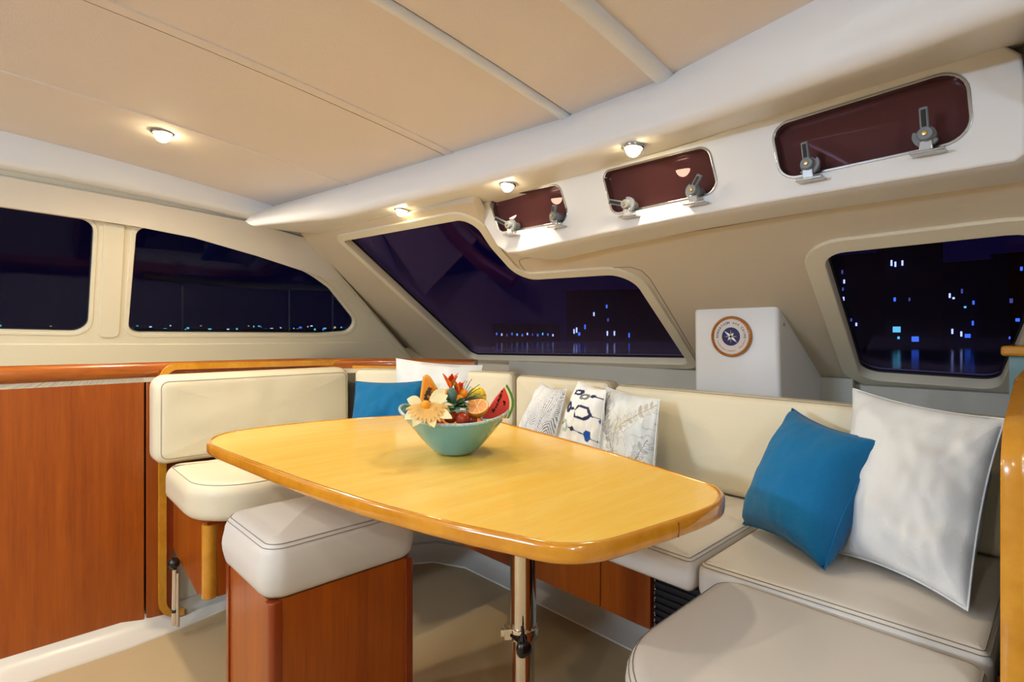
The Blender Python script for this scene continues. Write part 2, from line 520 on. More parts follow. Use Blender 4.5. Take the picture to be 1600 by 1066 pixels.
def window(name, P, ol, fin, fout, fh, mframe, glassm, depth=.035):
    m = MB(); plate(m, P, [offset(ol, fout), offset(ol, fin)], fh, fh + .03, .003)
    w = struct(m.build(name, mframe, smooth=40))
    g = MB(); plate(g, P, [offset(ol, .012)], -depth, .006); g.build('pane', glassm, w, smooth=0)
    s = MB(); plate(s, P, [offset(ol, .004), offset(ol, -.006)], -depth + .006, .012, .002); s.build('gasket', M_RUBBER, w)
    return w
w3 = window('window_1', FRONT, win3, -.002, .045, .010, M_CREAM, M_GLASS)
w4 = window('window_2', FRONT, win4, -.002, .055, .010, M_CREAM, M_GLASS)
# lower front: strip under the windows and the shelf behind the backrests
mb = MB(); mb.box((-2.62, 2.50, E - .33), (-.62, 2.54, E - .185)); struct(mb.build('trim_3', M_GREY, bevel=.004))
mb = MB(); mb.box((-.585, 2.46, E - .34), (.2, 2.54, E - .205)); struct(mb.build('trim_4', M_GREY, bevel=.004))
mb = MB(); mb.box((-3.7, 1.975, E - .36), (1.6, 2.56, E - .315)); struct(mb.build('trim_5', M_CREAM))
mb = MB(); mb.box((-3.7, 2.56, 0), (1.6, 2.6, E - .15)); struct(mb.build('wall_front_lower', M_CREAM))
mb = MB(); mb.tube([FRONT.pt(FRONT.px(*p), .001) for p in [(1340, 318), (1080, 362), (950, 385), (818, 404), (811, 407), (813, 413), (826, 430), (834, 433), (900, 426), (960, 418), (985, 417), (1003, 423), (1016, 436), (1050, 492), (1090, 560)]], .0013, 5); mb.build('liner_seam', M_STITCH, wf)
# inset panel line above the big window
inl = ccw(rounded(pxs(FRONT, [(811, 406), (1030, 372), (1700, 286), (1700, 300), (1035, 384), (985, 417), (828, 431)]), [.03, .02, .01, .01, .02, .05, .05]))

# hatch box
top = [(740, 318), (790, 298), (880, 276), (1000, 245), (1080, 222), (1200, 180), (1340, 136), (1520, 82), (1570, 70), (1597, 84), (1603, 120), (1602, 240), (1586, 252)]
bot = [(1400, 282), (1240, 309), (1060, 341), (900, 374), (812, 394), (792, 395), (776, 384), (757, 352)]
bx = ccw(pxs(BOXF, top + bot))
H = {}
hat = [('window_3', [(764, 311), (873, 289), (890, 344), (782, 363)], [.02, .04, .03, .035]),
       ('window_4', [(942, 270), (1106, 229), (1122, 299), (958, 334)], [.02, .04, .03, .035]),
       ('window_5', [(1206, 199), (1508, 106), (1518, 216), (1222, 280)], [.035, .05, .045, .045])]
hol = []
for nm, pts, rad in hat:
    o2 = ccw(rounded(pxs(BOXF, pts), rad)); H[nm] = o2; hol.append(o2)
mb = MB(); plate(mb, BOXF, [bx] + hol, 0, .03, .006); hb = struct(mb.build('trim_6', M_WHITE, smooth=40))
# shell of the box behind its face: rounded lower edge and underside reaching the raked wall
mb = MB(); R = []
dn = bx
for k, (h, off) in enumerate([(-.008, 0), (-.02, .004), (-.05, .006), (-.32, .006)]):
    R.append([BOXF.pt(q, h) for q in offset(dn, off)])
mb.rings(R, True, False, False); mb.build('box_side', M_WHITE, hb, smooth=50)
mb = MB()
def latch(win, cx, cy, lx, ly, cam_dir):
    c = ay(cx, cy, 1.455)
    l = ay(lx, ly, 1.455) - c
    L = l.length; ang = math.atan2(l.z, l.x)
    Mx = Matrix.Translation(c) @ Matrix.Rotation(-ang, 4, 'Y')
    m = MB(); m.lathe([(.018, 0), (.018, .018), (.0155, .022), (.0155, .045), (.002, .045)], c + V((0, -.004, 0)), V((0, 1, 0)), 20)
    d = m.build('latch', M_LATCH, win)
    m = MB(); m.lathe([(.002, -.012), (.013, -.012), (.015, -.009), (.015, .0), (.002, 0)], c + V((0, -.004, 0)), V((0, 1, 0)), 20); m.build('hub', M_LATCH, d)
    m = MB(); m.box((.006, -.016, -.008), (L, -.004, .008), Mx); m.build('lever', M_LATCH, d, bevel=.003)
    m = MB(); m.box((.014, -.0175, -.0042), (L - .006, -.013, .0042), Mx); m.build('lever_inlay', M_RUBBER, d, bevel=.001)
    # crescent cam
    m = MB(); pts = []
    for k in range(15):
        a = ang + cam_dir * (PI * .35 + PI * .95 * k / 14); pts.append(c + V((.025 * math.cos(a), -.002, .025 * math.sin(a))))
    for k in range(15):
        a = ang + cam_dir * (PI * .35 + PI * .95 * (14 - k) / 14); pts.append(c + V((.010 * math.cos(a), -.002, .010 * math.sin(a))))
    m.prism(pts, (0, .010, 0)); m.build('cam', M_LATCH, d)
    m = MB(); m.box((-.028, -.012, -.040), (.034, .03, -.034), Matrix.Translation(c)); m.box((-.012, -.006, -.036), (.012, .006, -.012), Matrix.Translation(c)); m.build('bracket', M_CHROME, d, bevel=.002)
    m = MB(); m.lathe([(.0005, -.0155), (.0045, -.015), (.005, -.012), (.0005, -.011)], c + V((0, -.004, 0)), V((0, 1, 0)), 10); m.build('screw', M_BRASS, d)
LT = {'window_3': [(797, 352, 777, 342, -1), (867, 338, 870, 321, 1)],
      'window_4': [(980, 320, 955, 316, -1), (1084, 298, 1097, 274, 1)],
      'window_5': [(1263, 257, 1259, 224, -1), (1447, 211, 1444, 170, 1)]}
for nm, pts, rad in hat:
    o2 = H[nm]
    m = MB(); plate(m, BOXF, [offset(o2, .006), offset(o2, -.001)], .002, .034, .0015); w = struct(m.build(nm, M_CHROME, smooth=40))
    g = MB(); plate(g, BOXF, [offset(o2, .006)], -.028, .005); g.build('pane', M_MAROON, w, smooth=0)
    for a in LT[nm]: latch(w, *a)

mb = MB(); mb.box((-1.66, 1.535, E + .46), (1.6, 1.56, E + .8)); struct(mb.build('trim_10', M_CREAM))
# white locker box with the round plaque
Yb = 2.06
BX = Plane((0, Yb, E), (1, 0, 0), (0, 0, 1))
fo = pxs(BX, [(1084, 478), (1088, 640), (1216, 660), (1214, 474)])
xl = fo[0][0]; xr = fo[2][0] - .0; rt = .103; rb = -.32
mb = MB()
P0 = [(xl, rt - .004), (xr, rt + .004), (xr + .01, rb), (xl + .005, rb)]
fr = ccw(rounded(P0, [.02, .02, 0, 0]))
R = [[BX.pt(q, h) for q in offset(densify(fr, .05), o)] for h, o in ((0, -.014), (-.003, -.006), (-.008, -.002), (-.016, 0), (-.46, 0))]
mb.rings(R); lk = struct(mb.build('trim_7', M_WHITE, smooth=60))
m = MB(); c = ax(1220, 495, xr + .001); m.lathe([(.0005, 0), (.006, 0), (.006, .003), (.0005, .004)], V((xr, 2.02 - .0, E + .05)) + V((0, .09, -.02)), V((1, 0, 0)), 12); m.build('screw_cap', M_CHROME, lk)

# ------------------------------------------------------------------ left wall and its windows
wl1 = ccw(rounded(pxs(LEFT, [(-260, 285), (148, 345), (138, 521), (-260, 513)]), [.05, .06, .07, .05]))
wl2 = ccw(rounded(pxs(LEFT, [(213, 352), (300, 369), (400, 397), (478, 424), (514, 450), (568, 518), (500, 523), (199, 522)]), [.05, 1, 1, 1, .12, .07, .6, .06]))
lo = ccw(pxs(LEFT, [(-900, 40), (0, 225), (250, 290), (390, 322), (480, 360), (560, 465), (648, 566), (300, 572), (-900, 590)]))
mb = MB(); plate(mb, LEFT, [lo, wl1, wl2], 0, .05); wleft = struct(mb.build('wall_left', M_CREAM, smooth=30))
window('window_6', LEFT, wl1, -.002, .016, .003, M_CREAM, M_GLASSL)
window('window_7', LEFT, wl2, -.002, .020, .003, M_CREAM, M_GLASSL)
mb = MB(); plate(mb, LEFT, [ccw(rounded(pxs(LEFT, [(163, 347), (195, 352), (186, 527), (152, 526)]), [.005, .005, .03, .03]))], .008, .02, .003); mb.build('pillar_panel', M_CREAM, wleft)
mb = MB(); plate(mb, LEFT, [ccw(pxs(LEFT, [(-900, 540), (0, 537), (300, 537), (607, 534), (650, 567), (300, 574), (-900, 594)]))], .010, .02, .003); mb.build('lower_panel', M_CREAM, wleft)
mb = MB(); plate(mb, LEFT, [ccw(pxs(LEFT, [(-900, 150), (0, 272), (250, 318), (390, 345), (482, 371), (536, 441), (488, 427), (400, 398), (300, 369), (213, 352), (148, 342), (0, 320), (-260, 283), (-900, 187)]))], .034, .034, .004); mb.build('header_panel', M_HEADER, wleft)
# return between the left wall and the raked pillar
mb = MB()
q = [LEFT.pt(LEFT.px(480, 372)), LEFT.pt(LEFT.px(648, 566)), FRONT.pt(FRONT.px(648, 566)), FRONT.pt(FRONT.px(470, 365))]
mb.prism(q, V((0, .01, .01))); struct(mb.build('trim_8', M_LINER))

# enclosure behind the viewer
mb = MB(); mb.box((-3.7, -2.64, 0), (1.6, -2.6, 2.5)); struct(mb.build('wall_back', M_CREAM))
mb = MB(); mb.box((1.6, -2.6, 0), (1.64, 2.6, 2.5)); struct(mb.build('wall_right', M_CREAM))
mb = MB(); mb.box((-3.72, -2.6, 0), (-3.68, 2.6, E - .12)); struct(mb.build('wall_left_lower', M_CREAM))

# ------------------------------------------------------------------ cherry panelling on the left with its rail
pn = empty('cherry_panelling', (-2.9, -.4, 0), 'cherry wood panelling with a rounded rail below the side windows', 'panelling')
mb = MB(); mb.box((-2.91, -2.5, .02), (-2.88, .505, E - .15)); mb.build('wood_panel', M_CHERRY, pn, bevel=.003)
mb = MB(); mb.prism([(-2.912, .513, .02), (-2.912, .61, .02), (-2.912, .61, E - .95), (-2.912, 1.35, E - .95), (-2.912, 1.35, E - .15), (-2.912, .513, E - .15)], (.03, 0, 0)); mb.build('wood_panel', M_CHERRY, pn, bevel=.003)
rp = [(-2.9, -2.5, E - .160), (-2.9, -.4, E - .160), (-2.9, .6, E - .168), (-2.9, 1.2, E - .172), (-2.87, 1.45, E - .178), (-2.77, 1.68, E - .182), (-2.62, 1.87, E - .186), (-2.40, 2.03, E - .19)]
prof = [(-.045, -.033), (.018, -.033), (.027, -.026), (.031, -.010), (.030, .012), (.024, .026), (.012, .032), (-.045, .032)]
mb = MB(); mb.sweep(rp, prof); mb.build('rail', M_RAIL, pn, smooth=60)
mb = MB(); mb.sweep([(-3.3, -2.5, E - .21), (-3.3, 1.2, E - .21), (-3.0, 1.9, E - .21)], [(-.42, -.01), (.42, -.01), (.42, .01), (-.42, .01)]); struct(mb.build('trim_9', M_CREAM))

# white cove along the sole
mb = MB()
cp = [(-2.88, -2.5, 0), (-2.88, .42, 0), (-2.905, .62, 0), (-2.95, .82, 0), (-2.93, 1.2, 0), (-2.84, 1.62, 0), (-2.66, 1.94, 0), (-2.4, 2.06, 0), (-2.0, 2.06, 0), (.9, 2.04, 0)]
mb.sweep(cp, [(-.06, -.005), (.135, -.005), (.13, .006), (.05, .016), (.012, .04), (.0, .06), (-.06, .06)])
struct(mb.build('baseboard_left', M_COVE, smooth=50))

# ------------------------------------------------------------------ dining table
TP = [(322, 690), (336, 680), (370, 672), (440, 663), (520, 655.5), (600, 650), (680, 645.5), (722, 645), (752, 648), (800, 663), (880, 684), (960, 707), (1040, 732), (1092, 748), (1120, 758), (1133, 771), (1126, 786), (1100, 799), (1060, 813), (1000, 832), (955, 845), (920, 850.5), (885, 851.5), (850, 848.5), (800, 838), (720, 821.5), (640, 802), (560, 780), (480, 754), (420, 732), (370, 713), (335, 699)]
T0 = []
for p in TP:
    q = az(p[0], p[1], -.357); T0.append((q.x, q.y))
T0 = ccw(smooth_closed(T0, 4)); ZT = E - .357
tcx = sum(p[0] for p in T0) / len(T0); tcy = sum(p[1] for p in T0) / len(T0)
tb = empty('dining_table', (tcx, tcy, 0), 'varnished golden wood dining table on a steel pedestal, bowl of fruit on it', 'table')
mb = MB(); inner = offset(T0, -.014)
mb.rings([[V((x, y, ZT - .03)) for x, y in inner], [V((x, y, ZT - .003)) for x, y in inner]]); mb.build('tabletop', M_TABLE, tb)
mb = MB(); R = []
for off, z in ((-.016, -.034), (-.006, -.036), (-.001, -.032), (0, -.024), (0, -.010), (-.002, -.004), (-.006, -.0005), (-.010, 0), (-.0145, -.002), (-.016, -.005)):
    R.append([V((x, y, ZT + z)) for x, y in offset(T0, off)])
R.append(R[0]); mb.rings(R, True, False, False); rim = mb.build('table_rim', M_RIM, tb, smooth=60)
mb = MB()
for px in (1061,):
    a = az(px, 813, -.357); d = (V((tcx, tcy, 0)) - V((a.x, a.y, 0))).normalized(); sd = V((-d.y, d.x, 0))
    o = V((a.x, a.y, ZT - .017)); mb.prism([o + sd * .0006 - d * .0003 + V((0, 0, -.016)), o - sd * .0006 - d * .0003 + V((0, 0, -.016)), o - sd * .0006 - d * .0003 + V((0, 0, .012)), o + sd * .0006 - d * .0003 + V((0, 0, .012))], d * .01)
mb.build('rim_joint', M_CHERRYD, rim)
pc = acf(817.5, 900, 1.5); px_, py_ = pc.x, pc.y; zc = E - .82
ped = MB(); ped.lathe([(.005, 0), (.16, 0), (.16, .008), (.14, .016), (.05, .024), (.031, .03), (.031, zc + .02)], (px_, py_, 0), n=32); pole = ped.build('pedestal', M_STEEL, tb, smooth=50)
mb = MB(); mb.lathe([(.03, zc), (.0358, zc), (.0358, ZT - .035), (.03, ZT - .035)], (px_, py_, 0), n=32); mb.build('sleeve', M_STEEL, pole, smooth=50)
mb = MB(); mb.lathe([(.03, -.016), (.041, -.016), (.0415, -.013), (.0415, .013), (.041, .016), (.03, .016)], (px_, py_, zc), n=32)
o = V((px_, py_, zc)) - RT * .04 - FW * .012
mb.box((-.012, -.014, -.015), (.012, .014, .015), Matrix.Translation(o) @ Matrix.Rotation(YAW, 4, 'Z')); mb.box((-.042, -.006, -.010), (-.030, .006, .010), Matrix.Translation(o + RT * .02) @ Matrix.Rotation(YAW, 4, 'Z'))
cl = mb.build('clamp', M_STEEL, pole, bevel=.002)
mb = MB(); kc = V((px_, py_, zc - .012)) - FW * .062 - RT * .002
mb.tube([o - FW * .0, kc + V((0, 0, .008))], .006, 8); mb.blob(kc + V((0, 0, -.004)), (.021, .017, .024), 16, 10, Matrix.Rotation(YAW, 3, 'Z'), lambda d, ph, th: 1 + .13 * math.cos(3 * ph)); mb.tube([kc + V((0, 0, .015)), kc + V((-.002, 0, .055))], [.008, .004], 8); mb.build('knob', M_BLACK, cl)
mb = MB(); mb.box((-.16, -.12, ZT - .052), (.16, .12, ZT - .031), Matrix.Translation((px_, py_, 0))); mb.build('mounting_plate', M_CHERRYD, tb, bevel=.004)

# ------------------------------------------------------------------ cushions
def slab(outline, t, rad, puff, M, name, m, parent=None, stitch=None, round_back=True, sm=M_STITCH, bulge=.0, wr=.0, seed=0):
    """cushion: outline in local XY, thickness along local +Z, domed front"""
    ol = densify(ccw(outline), .035)
    cx = sum(p[0] for p in ol) / len(ol); cy = sum(p[1] for p in ol) / len(ol)
    rings = []
    rb = rad * .6 if round_back else .004
    prof = []
    for k in range(4):
        a = k / 3 * PI / 2; prof.append((-rb * (1 - math.sin(a)), rb * (1 - math.cos(a))))
    for f in (.25, .5, .75): prof.append((bulge * math.sin(PI * f), rb + (t - rad - rb) * f))
    for k in range(6):
        a = k / 5 * PI / 2; prof.append((-rad * (1 - math.cos(a)), t - rad + rad * math.sin(a)))
    base = offset(ol, -rad)
    for off, z in prof: rings.append([(x, y, z) for x, y in offset(ol, off)])
    for s in (.93, .84, .72, .58, .42, .26, .12):
        rings.append([(cx + (x - cx) * s, cy + (y - cy) * s, t + puff * (1 - s ** 2.2)) for x, y in base])
    def fin(p):
        x, y, z = p
        if wr:
            z += wr * noise.noise(V((x * 9 + seed, y * 9, z * 9))) * min(1, z / t)
        return M @ V((x, y, z))
    mbb = MB(); mbb.rings([[fin(p) for p in r] for r in rings])
    o = mbb.build(name, m, parent, smooth=70)
    if stitch:
        for off in stitch:
            a = math.acos(max(-1, min(1, 1 - off / rad)))
            z = t - rad + rad * math.sin(a) if off >= 0 else t - rad + off
            mm = MB(); mm.tube([fin((x, y, z + .0006)) for x, y in offset(ol, -max(off, 0) + .0004)], .0011, 5, True); mm.build('stitching', sm, o)
    return o
def MZ(x, y, z): return Matrix.Translation((x, y, z))
S_R = -.565                      # seat height below the eye
ZS = E + S_R
def seat(outline, label, t=.13, rad=.03, puff=.004, z=ZS, m=M_GREYLEATHER, st=(.006, .013), group='seat cushions of the built-in settee', name='seat_cushion', **k):
    o = slab(outline, t, rad, puff, MZ(0, 0, z - t - puff * .5), name, m, stitch=st, **k)
    return tag(o, label, 'cushion', group)
seat(rounded([(-2.74, .555), (-2.19, .545), (-2.19, 1.33), (-2.74, 1.33)], [.02, .22, .02, .02], 12), 'cream leather seat cushion with a rounded corner under the side backrest, beside the cherry panelling', t=.15, rad=.055, puff=.012, m=M_LEATHER, st=(.022,))
seat(rounded([(-2.74, 1.335), (-2.19, 1.335), (-2.19, 1.5), (-2.0, 1.30), (-1.95, 1.80), (-2.30, 1.76), (-2.70, 1.42)], [.02, .01, .05, .02, .02, .05, .03]), 'corner seat cushion lying under the two pillows beside the fruit bowl', m=M_LEATHER)
seat(rounded([(-1.945, 1.30), (-.665, 1.265), (-.665, 1.92), (-1.945, 1.90)], [.02, .02, .01, .02]), 'long pale leather seat cushion behind the table, under the three patterned pillows', t=.088, rad=.028)
seat(rounded([(-.655, 1.265), (-.10, 1.272), (-.10, 1.89), (-.655, 1.92)], [.025, .02, .01, .01]), 'pale leather seat cushion carrying the large blue and white pillows', t=.088, rad=.028)

def back(p0, p1, z0, z1, label, t=.09, rad=.028, puff=.012, m=M_LEATHER, corner=.03, tilt=0.0, **k):
    """back cushion whose FRONT face runs from p0 to p1 (seen from the seats, p1 on the right of p0)"""
    a = V((*p0, 0)); b = V((*p1, 0)); e1 = (b - a).normalized(); L = (b - a).length
    n = e1.cross(V((0, 0, 1))).normalized()         # points to the viewer side
    e2 = (V((0, 0, 1)) - n * tilt).normalized(); n = e1.cross(e2)
    M = Matrix.Identity(4)
    for i in range(3): M[i][0] = e1[i]; M[i][1] = e2[i]; M[i][2] = n[i]
    oo = a + V((0, 0, z0)) - n * t
    for i in range(3): M[i][3] = oo[i]
    o = slab(rounded([(0, 0), (L, 0), (L, z1 - z0), (0, z1 - z0)], corner), t, rad, puff, M, 'back_cushion', m, stitch=k.pop('st', (.004,)), **k)
    return tag(o, label, 'cushion', 'back cushions of the built-in settee')
back((-2.715, .512), (-2.715, 1.415), ZS - .008, E - .186, 'cream leather back cushion at the end of the settee, against the cherry panelling', t=.125, rad=.048, wr=.008, corner=.055, st=(.026,))
back((-2.71, 1.43), (-2.43, 1.70), ZS + .002, E - .197, 'cream back cushion in the corner, behind the blue and white pillows by the fruit bowl')
back((-2.42, 1.705), (-1.90, 1.835), ZS + .002, E - .195, 'cream back cushion between the settee corner and the grey feather pillow')
back((-1.885, 1.835), (-1.345, 1.855), ZS + .002, E - .205, 'cream back cushion behind the grey feather pillow and the hexagon pillow')
back((-1.33, 1.86), (-.11, 1.80), ZS + .002, E - .214, 'long cream back cushion below the white box with the round plaque', rad=.03)

# settee base
sb = empty('settee_base', (-1.5, 1.6, 0), 'cherry wood base and golden trimmed end of the built-in corner settee', 'settee')
zlow = E - .952
def bpanel(x0, x1, y, mt=M_CHERRY, z0=zlow, z1=ZS - .088, nm='front_panel'):
    m = MB(); m.box((x0, y, z0), (x1, y + .025, z1)); return m.build(nm, mt, sb, bevel=.002)
bpanel(-2.2, -1.146, 1.53); bpanel(-1.140, -.945, 1.527)
gr = bpanel(-.943, -.62, 1.55, M_MESH, nm='vent_grille')
m = MB()
for k in range(11):
    z = zlow + .012 + k * .022; m.box((-.94, 1.541, z), (-.63, 1.549, z + .010))
m.build('vent_slats', M_MESH, gr)
m = MB()
for k in range(8):
    m.lathe([(.0005, 0), (.003, 0), (.003, .004), (.0005, .005)], (-.935, 1.541, zlow + .02 + k * .028), V((0, -1, 0)), 6)
m.build('vent_studs', M_CHROME, gr)['kind'] = 'stuff'
bpanel(-.62, -.08, 1.53)
m = MB(); m.box((-2.3, 1.50, zlow), (-2.2, 1.56, ZS - .13)); m.build('front_panel', M_CHERRY, sb)
m = MB(); m.box((-2.325, .64, E - 1.02), (-2.30, 1.52, ZS - .15)); m.build('front_panel', M_CHERRY, sb, bevel=.002)
# supporting deck under the cushions
m = MB(); m.box((-2.74, .60, ZS - .165), (-2.28, 1.9, ZS - .152)); m.box((-2.28, 1.40, ZS - .115), (-.08, 1.93, ZS - .095)); m.build('seat_deck', M_CHERRYD, sb)
# end panel with the slanted lower edge, post, side trim loop
m = MB(); m.prism([(-2.86, .612, ZS - .155), (-2.30, .612, ZS - .155), (-2.30, .612, E - 1.005), (-2.33, .612, E - 1.012), (-2.46, .612, E - 1.055), (-2.855, .612, E - .985)], (0, .018, 0)); m.build('end_panel', M_CHERRY, sb)
m = MB(); m.lathe([(.001, 0), (.024, 0), (.0275, .004), (.0275, .285), (.001, .285)], (-2.318, .618, E - 1.02), n=20); m.build('post', M_OAK, sb)
lp = []
TRX = -2.862
z0t, z1t, y0t, y1t = E - 1.285, E - .155, .570, 1.46
cor = rounded([(y0t, z0t), (y0t + .12, z0t)], 0)
loop = [(y0t + .085, z0t)] + [(y0t + .07 - .07 * math.sin(a), z0t + .07 - .07 * math.cos(a)) for a in [k * PI / 16 for k in range(9)]]
loop += [(y0t + .06 - .06 * math.cos(a), z1t - .06 + .06 * math.sin(a)) for a in [k * PI / 16 for k in range(9)]] + [(y1t, z1t - .012)]
m = MB(); m.sweep([V((TRX, y, z)) for y, z in loop], [(-.014, -.014), (.014, -.014), (.017, 0), (.014, .014), (-.014, .014), (-.017, 0)], up=V((1, 0, 0))); m.build('side_trim', M_OAK, sb, smooth=60)
m = MB(); m.prism([(-2.875, .56, E - 1.27), (-2.875, .612, E - 1.27), (-2.875, .612, E - .96), (-2.875, 1.46, E - .96), (-2.875, 1.46, E - .17), (-2.875, .56, E - .17)], (.018, 0, 0)); m.build('side_panel', M_CHERRYD, sb)
m = MB(); m.sweep([V((-2.80, .52 + .95, E - .19)), V((-2.52, 1.80, E - .20)), V((-2.42, 1.86, E - .20))], [(-.012, -.01), (.012, -.01), (.012, .008), (-.012, .008)]); m.build('top_trim', M_OAK, sb)

# chrome support with a black ball at the settee end
cs = empty('chrome_support', tuple(V((-2.70, .585, 0))), 'chrome rod with black ball top standing under the settee end', 'rod')
m = MB(); m.lathe([(.001, .06), (.013, .06), (.013, .30), (.001, .30)], (-2.70, .585, 0), n=16); m.lathe([(.001, .06), (.007, .06), (.007, .29), (.001, .29)], (-2.672, .59, 0), n=12); m.build('rod', M_STEEL, cs)
m = MB(); m.blob((-2.70, .58, .325), (.024, .024, .026)); m.build('ball', M_BLACK, cs)
m = MB(); m.lathe([(.013, 0), (.0155, 0), (.0155, .012), (.013, .012)], (-2.70, .585, .115), n=16); m.build('collar', M_BLACK, cs)
m = MB(); m.sweep([V((-2.93, .56, .0)), V((-3.0, .9, 0)), V((-2.97, 1.3, 0)), V((-2.88, 1.65, 0)), V((-2.70, 1.98, 0)), V((-2.4, 2.10, 0)), V((-.06, 2.09, 0))], [(-.02, .02), (.02, .02), (.02, .46), (-.02, .46)]); m.build('toe_board', M_COVE, sb)

# ------------------------------------------------------------------ ottoman and foreground stool
ot = empty('ottoman', (-1.62, .742, 0), 'square cherry ottoman with padded white leather top beside the table', 'ottoman')
X0, X1, Y0, Y1 = -1.80, -1.436, .522, .963
zb = E - .698
def post(x, y, sx, sy):
    m = MB(); w = .032
    ol = rounded([(x, y), (x + sx * w, y), (x + sx * w, y + sy * w), (x, y + sy * w)], [.014, 0, 0, 0])
    ol = ccw(ol); m.rings([[V((a, b, .01)) for a, b in ol], [V((a, b, zb - .002)) for a, b in ol]]); m.build('corner_post', M_CHERRYD, ot, bevel=.002)
post(X0, Y0, 1, 1); post(X1, Y0, -1, 1); post(X0, Y1, 1, -1); post(X1, Y1, -1, -1)
for lo_, hi_ in (((X0 + .006, Y0 + .03, .02), (X0 + .022, Y1 - .03, zb)), ((X1 - .022, Y0 + .03, .02), (X1 - .006, Y1 - .03, zb)), ((X0 + .03, Y0 + .006, .02), (X1 - .03, Y0 + .022, zb)), ((X0 + .03, Y1 - .022, .02), (X1 - .03, Y1 - .006, zb))):
    m = MB(); m.box(lo_, hi_); m.build('side_panel', M_CHERRY, ot)
slab(rounded([(X0 - .012, Y0 - .014), (X1 + .010, Y0 - .014), (X1 + .010, Y1 + .012), (X0 - .012, Y1 + .012)], .06, 10), .158, .055, .028, MZ(0, 0, zb), 'cushion', M_GREYLEATHER, ot, stitch=(.010, .018), bulge=.006)

st = empty('stool', (-.34, .85, 0), 'pale leather stool with a rounded seat in the foreground, before the blue pillow', 'stool')
so = rounded([(-.588, .70), (-.095, .70), (-.095, 1.250), (-.588, 1.262)], [.27, .08, .035, .06], 14)
slab(so, .14, .035, .006, MZ(0, 0, ZS - .147), 'cushion', M_GREYLEATHER, st, stitch=(.006, .013))
m = MB(); so2 = offset(ccw(so), -.05); m.rings([[V((x, y, .0)) for x, y in so2], [V((x, y, ZS - .161)) for x, y in so2]]); m.build('base', M_CHERRY, st, bevel=.004)

# ------------------------------------------------------------------ partition and shelf on the right
pt = empty('end_partition', (-.07, 1.5, 0), 'varnished golden wood framed partition at the end of the settee', 'partition')
px1 = -.080; W2 = .034
lp2 = [V((px1 + .0135, 1.135, 0)), V((px1 + .0135, 1.135, E - .225))] + [V((px1 + .0135, 1.135 + .09 * (1 - math.cos(a)), E - .225 + .075 * math.sin(a))) for a in [k * PI / 16 for k in range(1, 9)]] + [V((px1 + .0135, 1.40, E - .105)), V((px1 + .0135, 1.95, E - .09))]
m = MB(); m.sweep(lp2, [(-.016, -.0135), (.016, -.0135), (.018, -.009), (.018, .009), (.016, .0135), (-.016, .0135), (-.018, .009), (-.018, -.009)], up=V((1, 0, 0))); m.build('frame', M_OAK, pt, smooth=50)
m = MB(); m.box((px1 + .008, 1.15, .05), (px1 + .026, 1.95, E - .16)); m.build('panel', M_DARK, pt)
m = MB(); m.box((px1 + .026, 1.17, E - .50), (.30, 1.9, E - .48)); m.box((px1 + .026, 1.17, E - .62), (.30, 1.9, E - .60)); m.build('shelf', M_CHERRY, pt)
m = MB(); m.box((.30, 1.15, .02), (.32, 1.92, E - .42)); m.build('side_panel', M_CHERRY, pt)

sh = empty('side_shelf', (.2, 2.2, 0), 'small shelf unit with teal side and golden wood top beside the front window', 'shelf')
q = ay(1563, 548, 2.0)
m = MB(); m.box((q.x, 2.0, E - .064), (.7, 2.34, E - .036)); m.build('top_board', M_OAK, sh, bevel=.008, seg=3)
q2 = ay(1577, 600, 2.03)
m = MB(); m.box((q2.x, 2.051, E - .40), (q2.x + .02, 2.32, E - .064)); m.box((q2.x, 2.03, E - .40), (.68, 2.05, E - .064)); m.build('teal_panel', M_TEAL, sh)

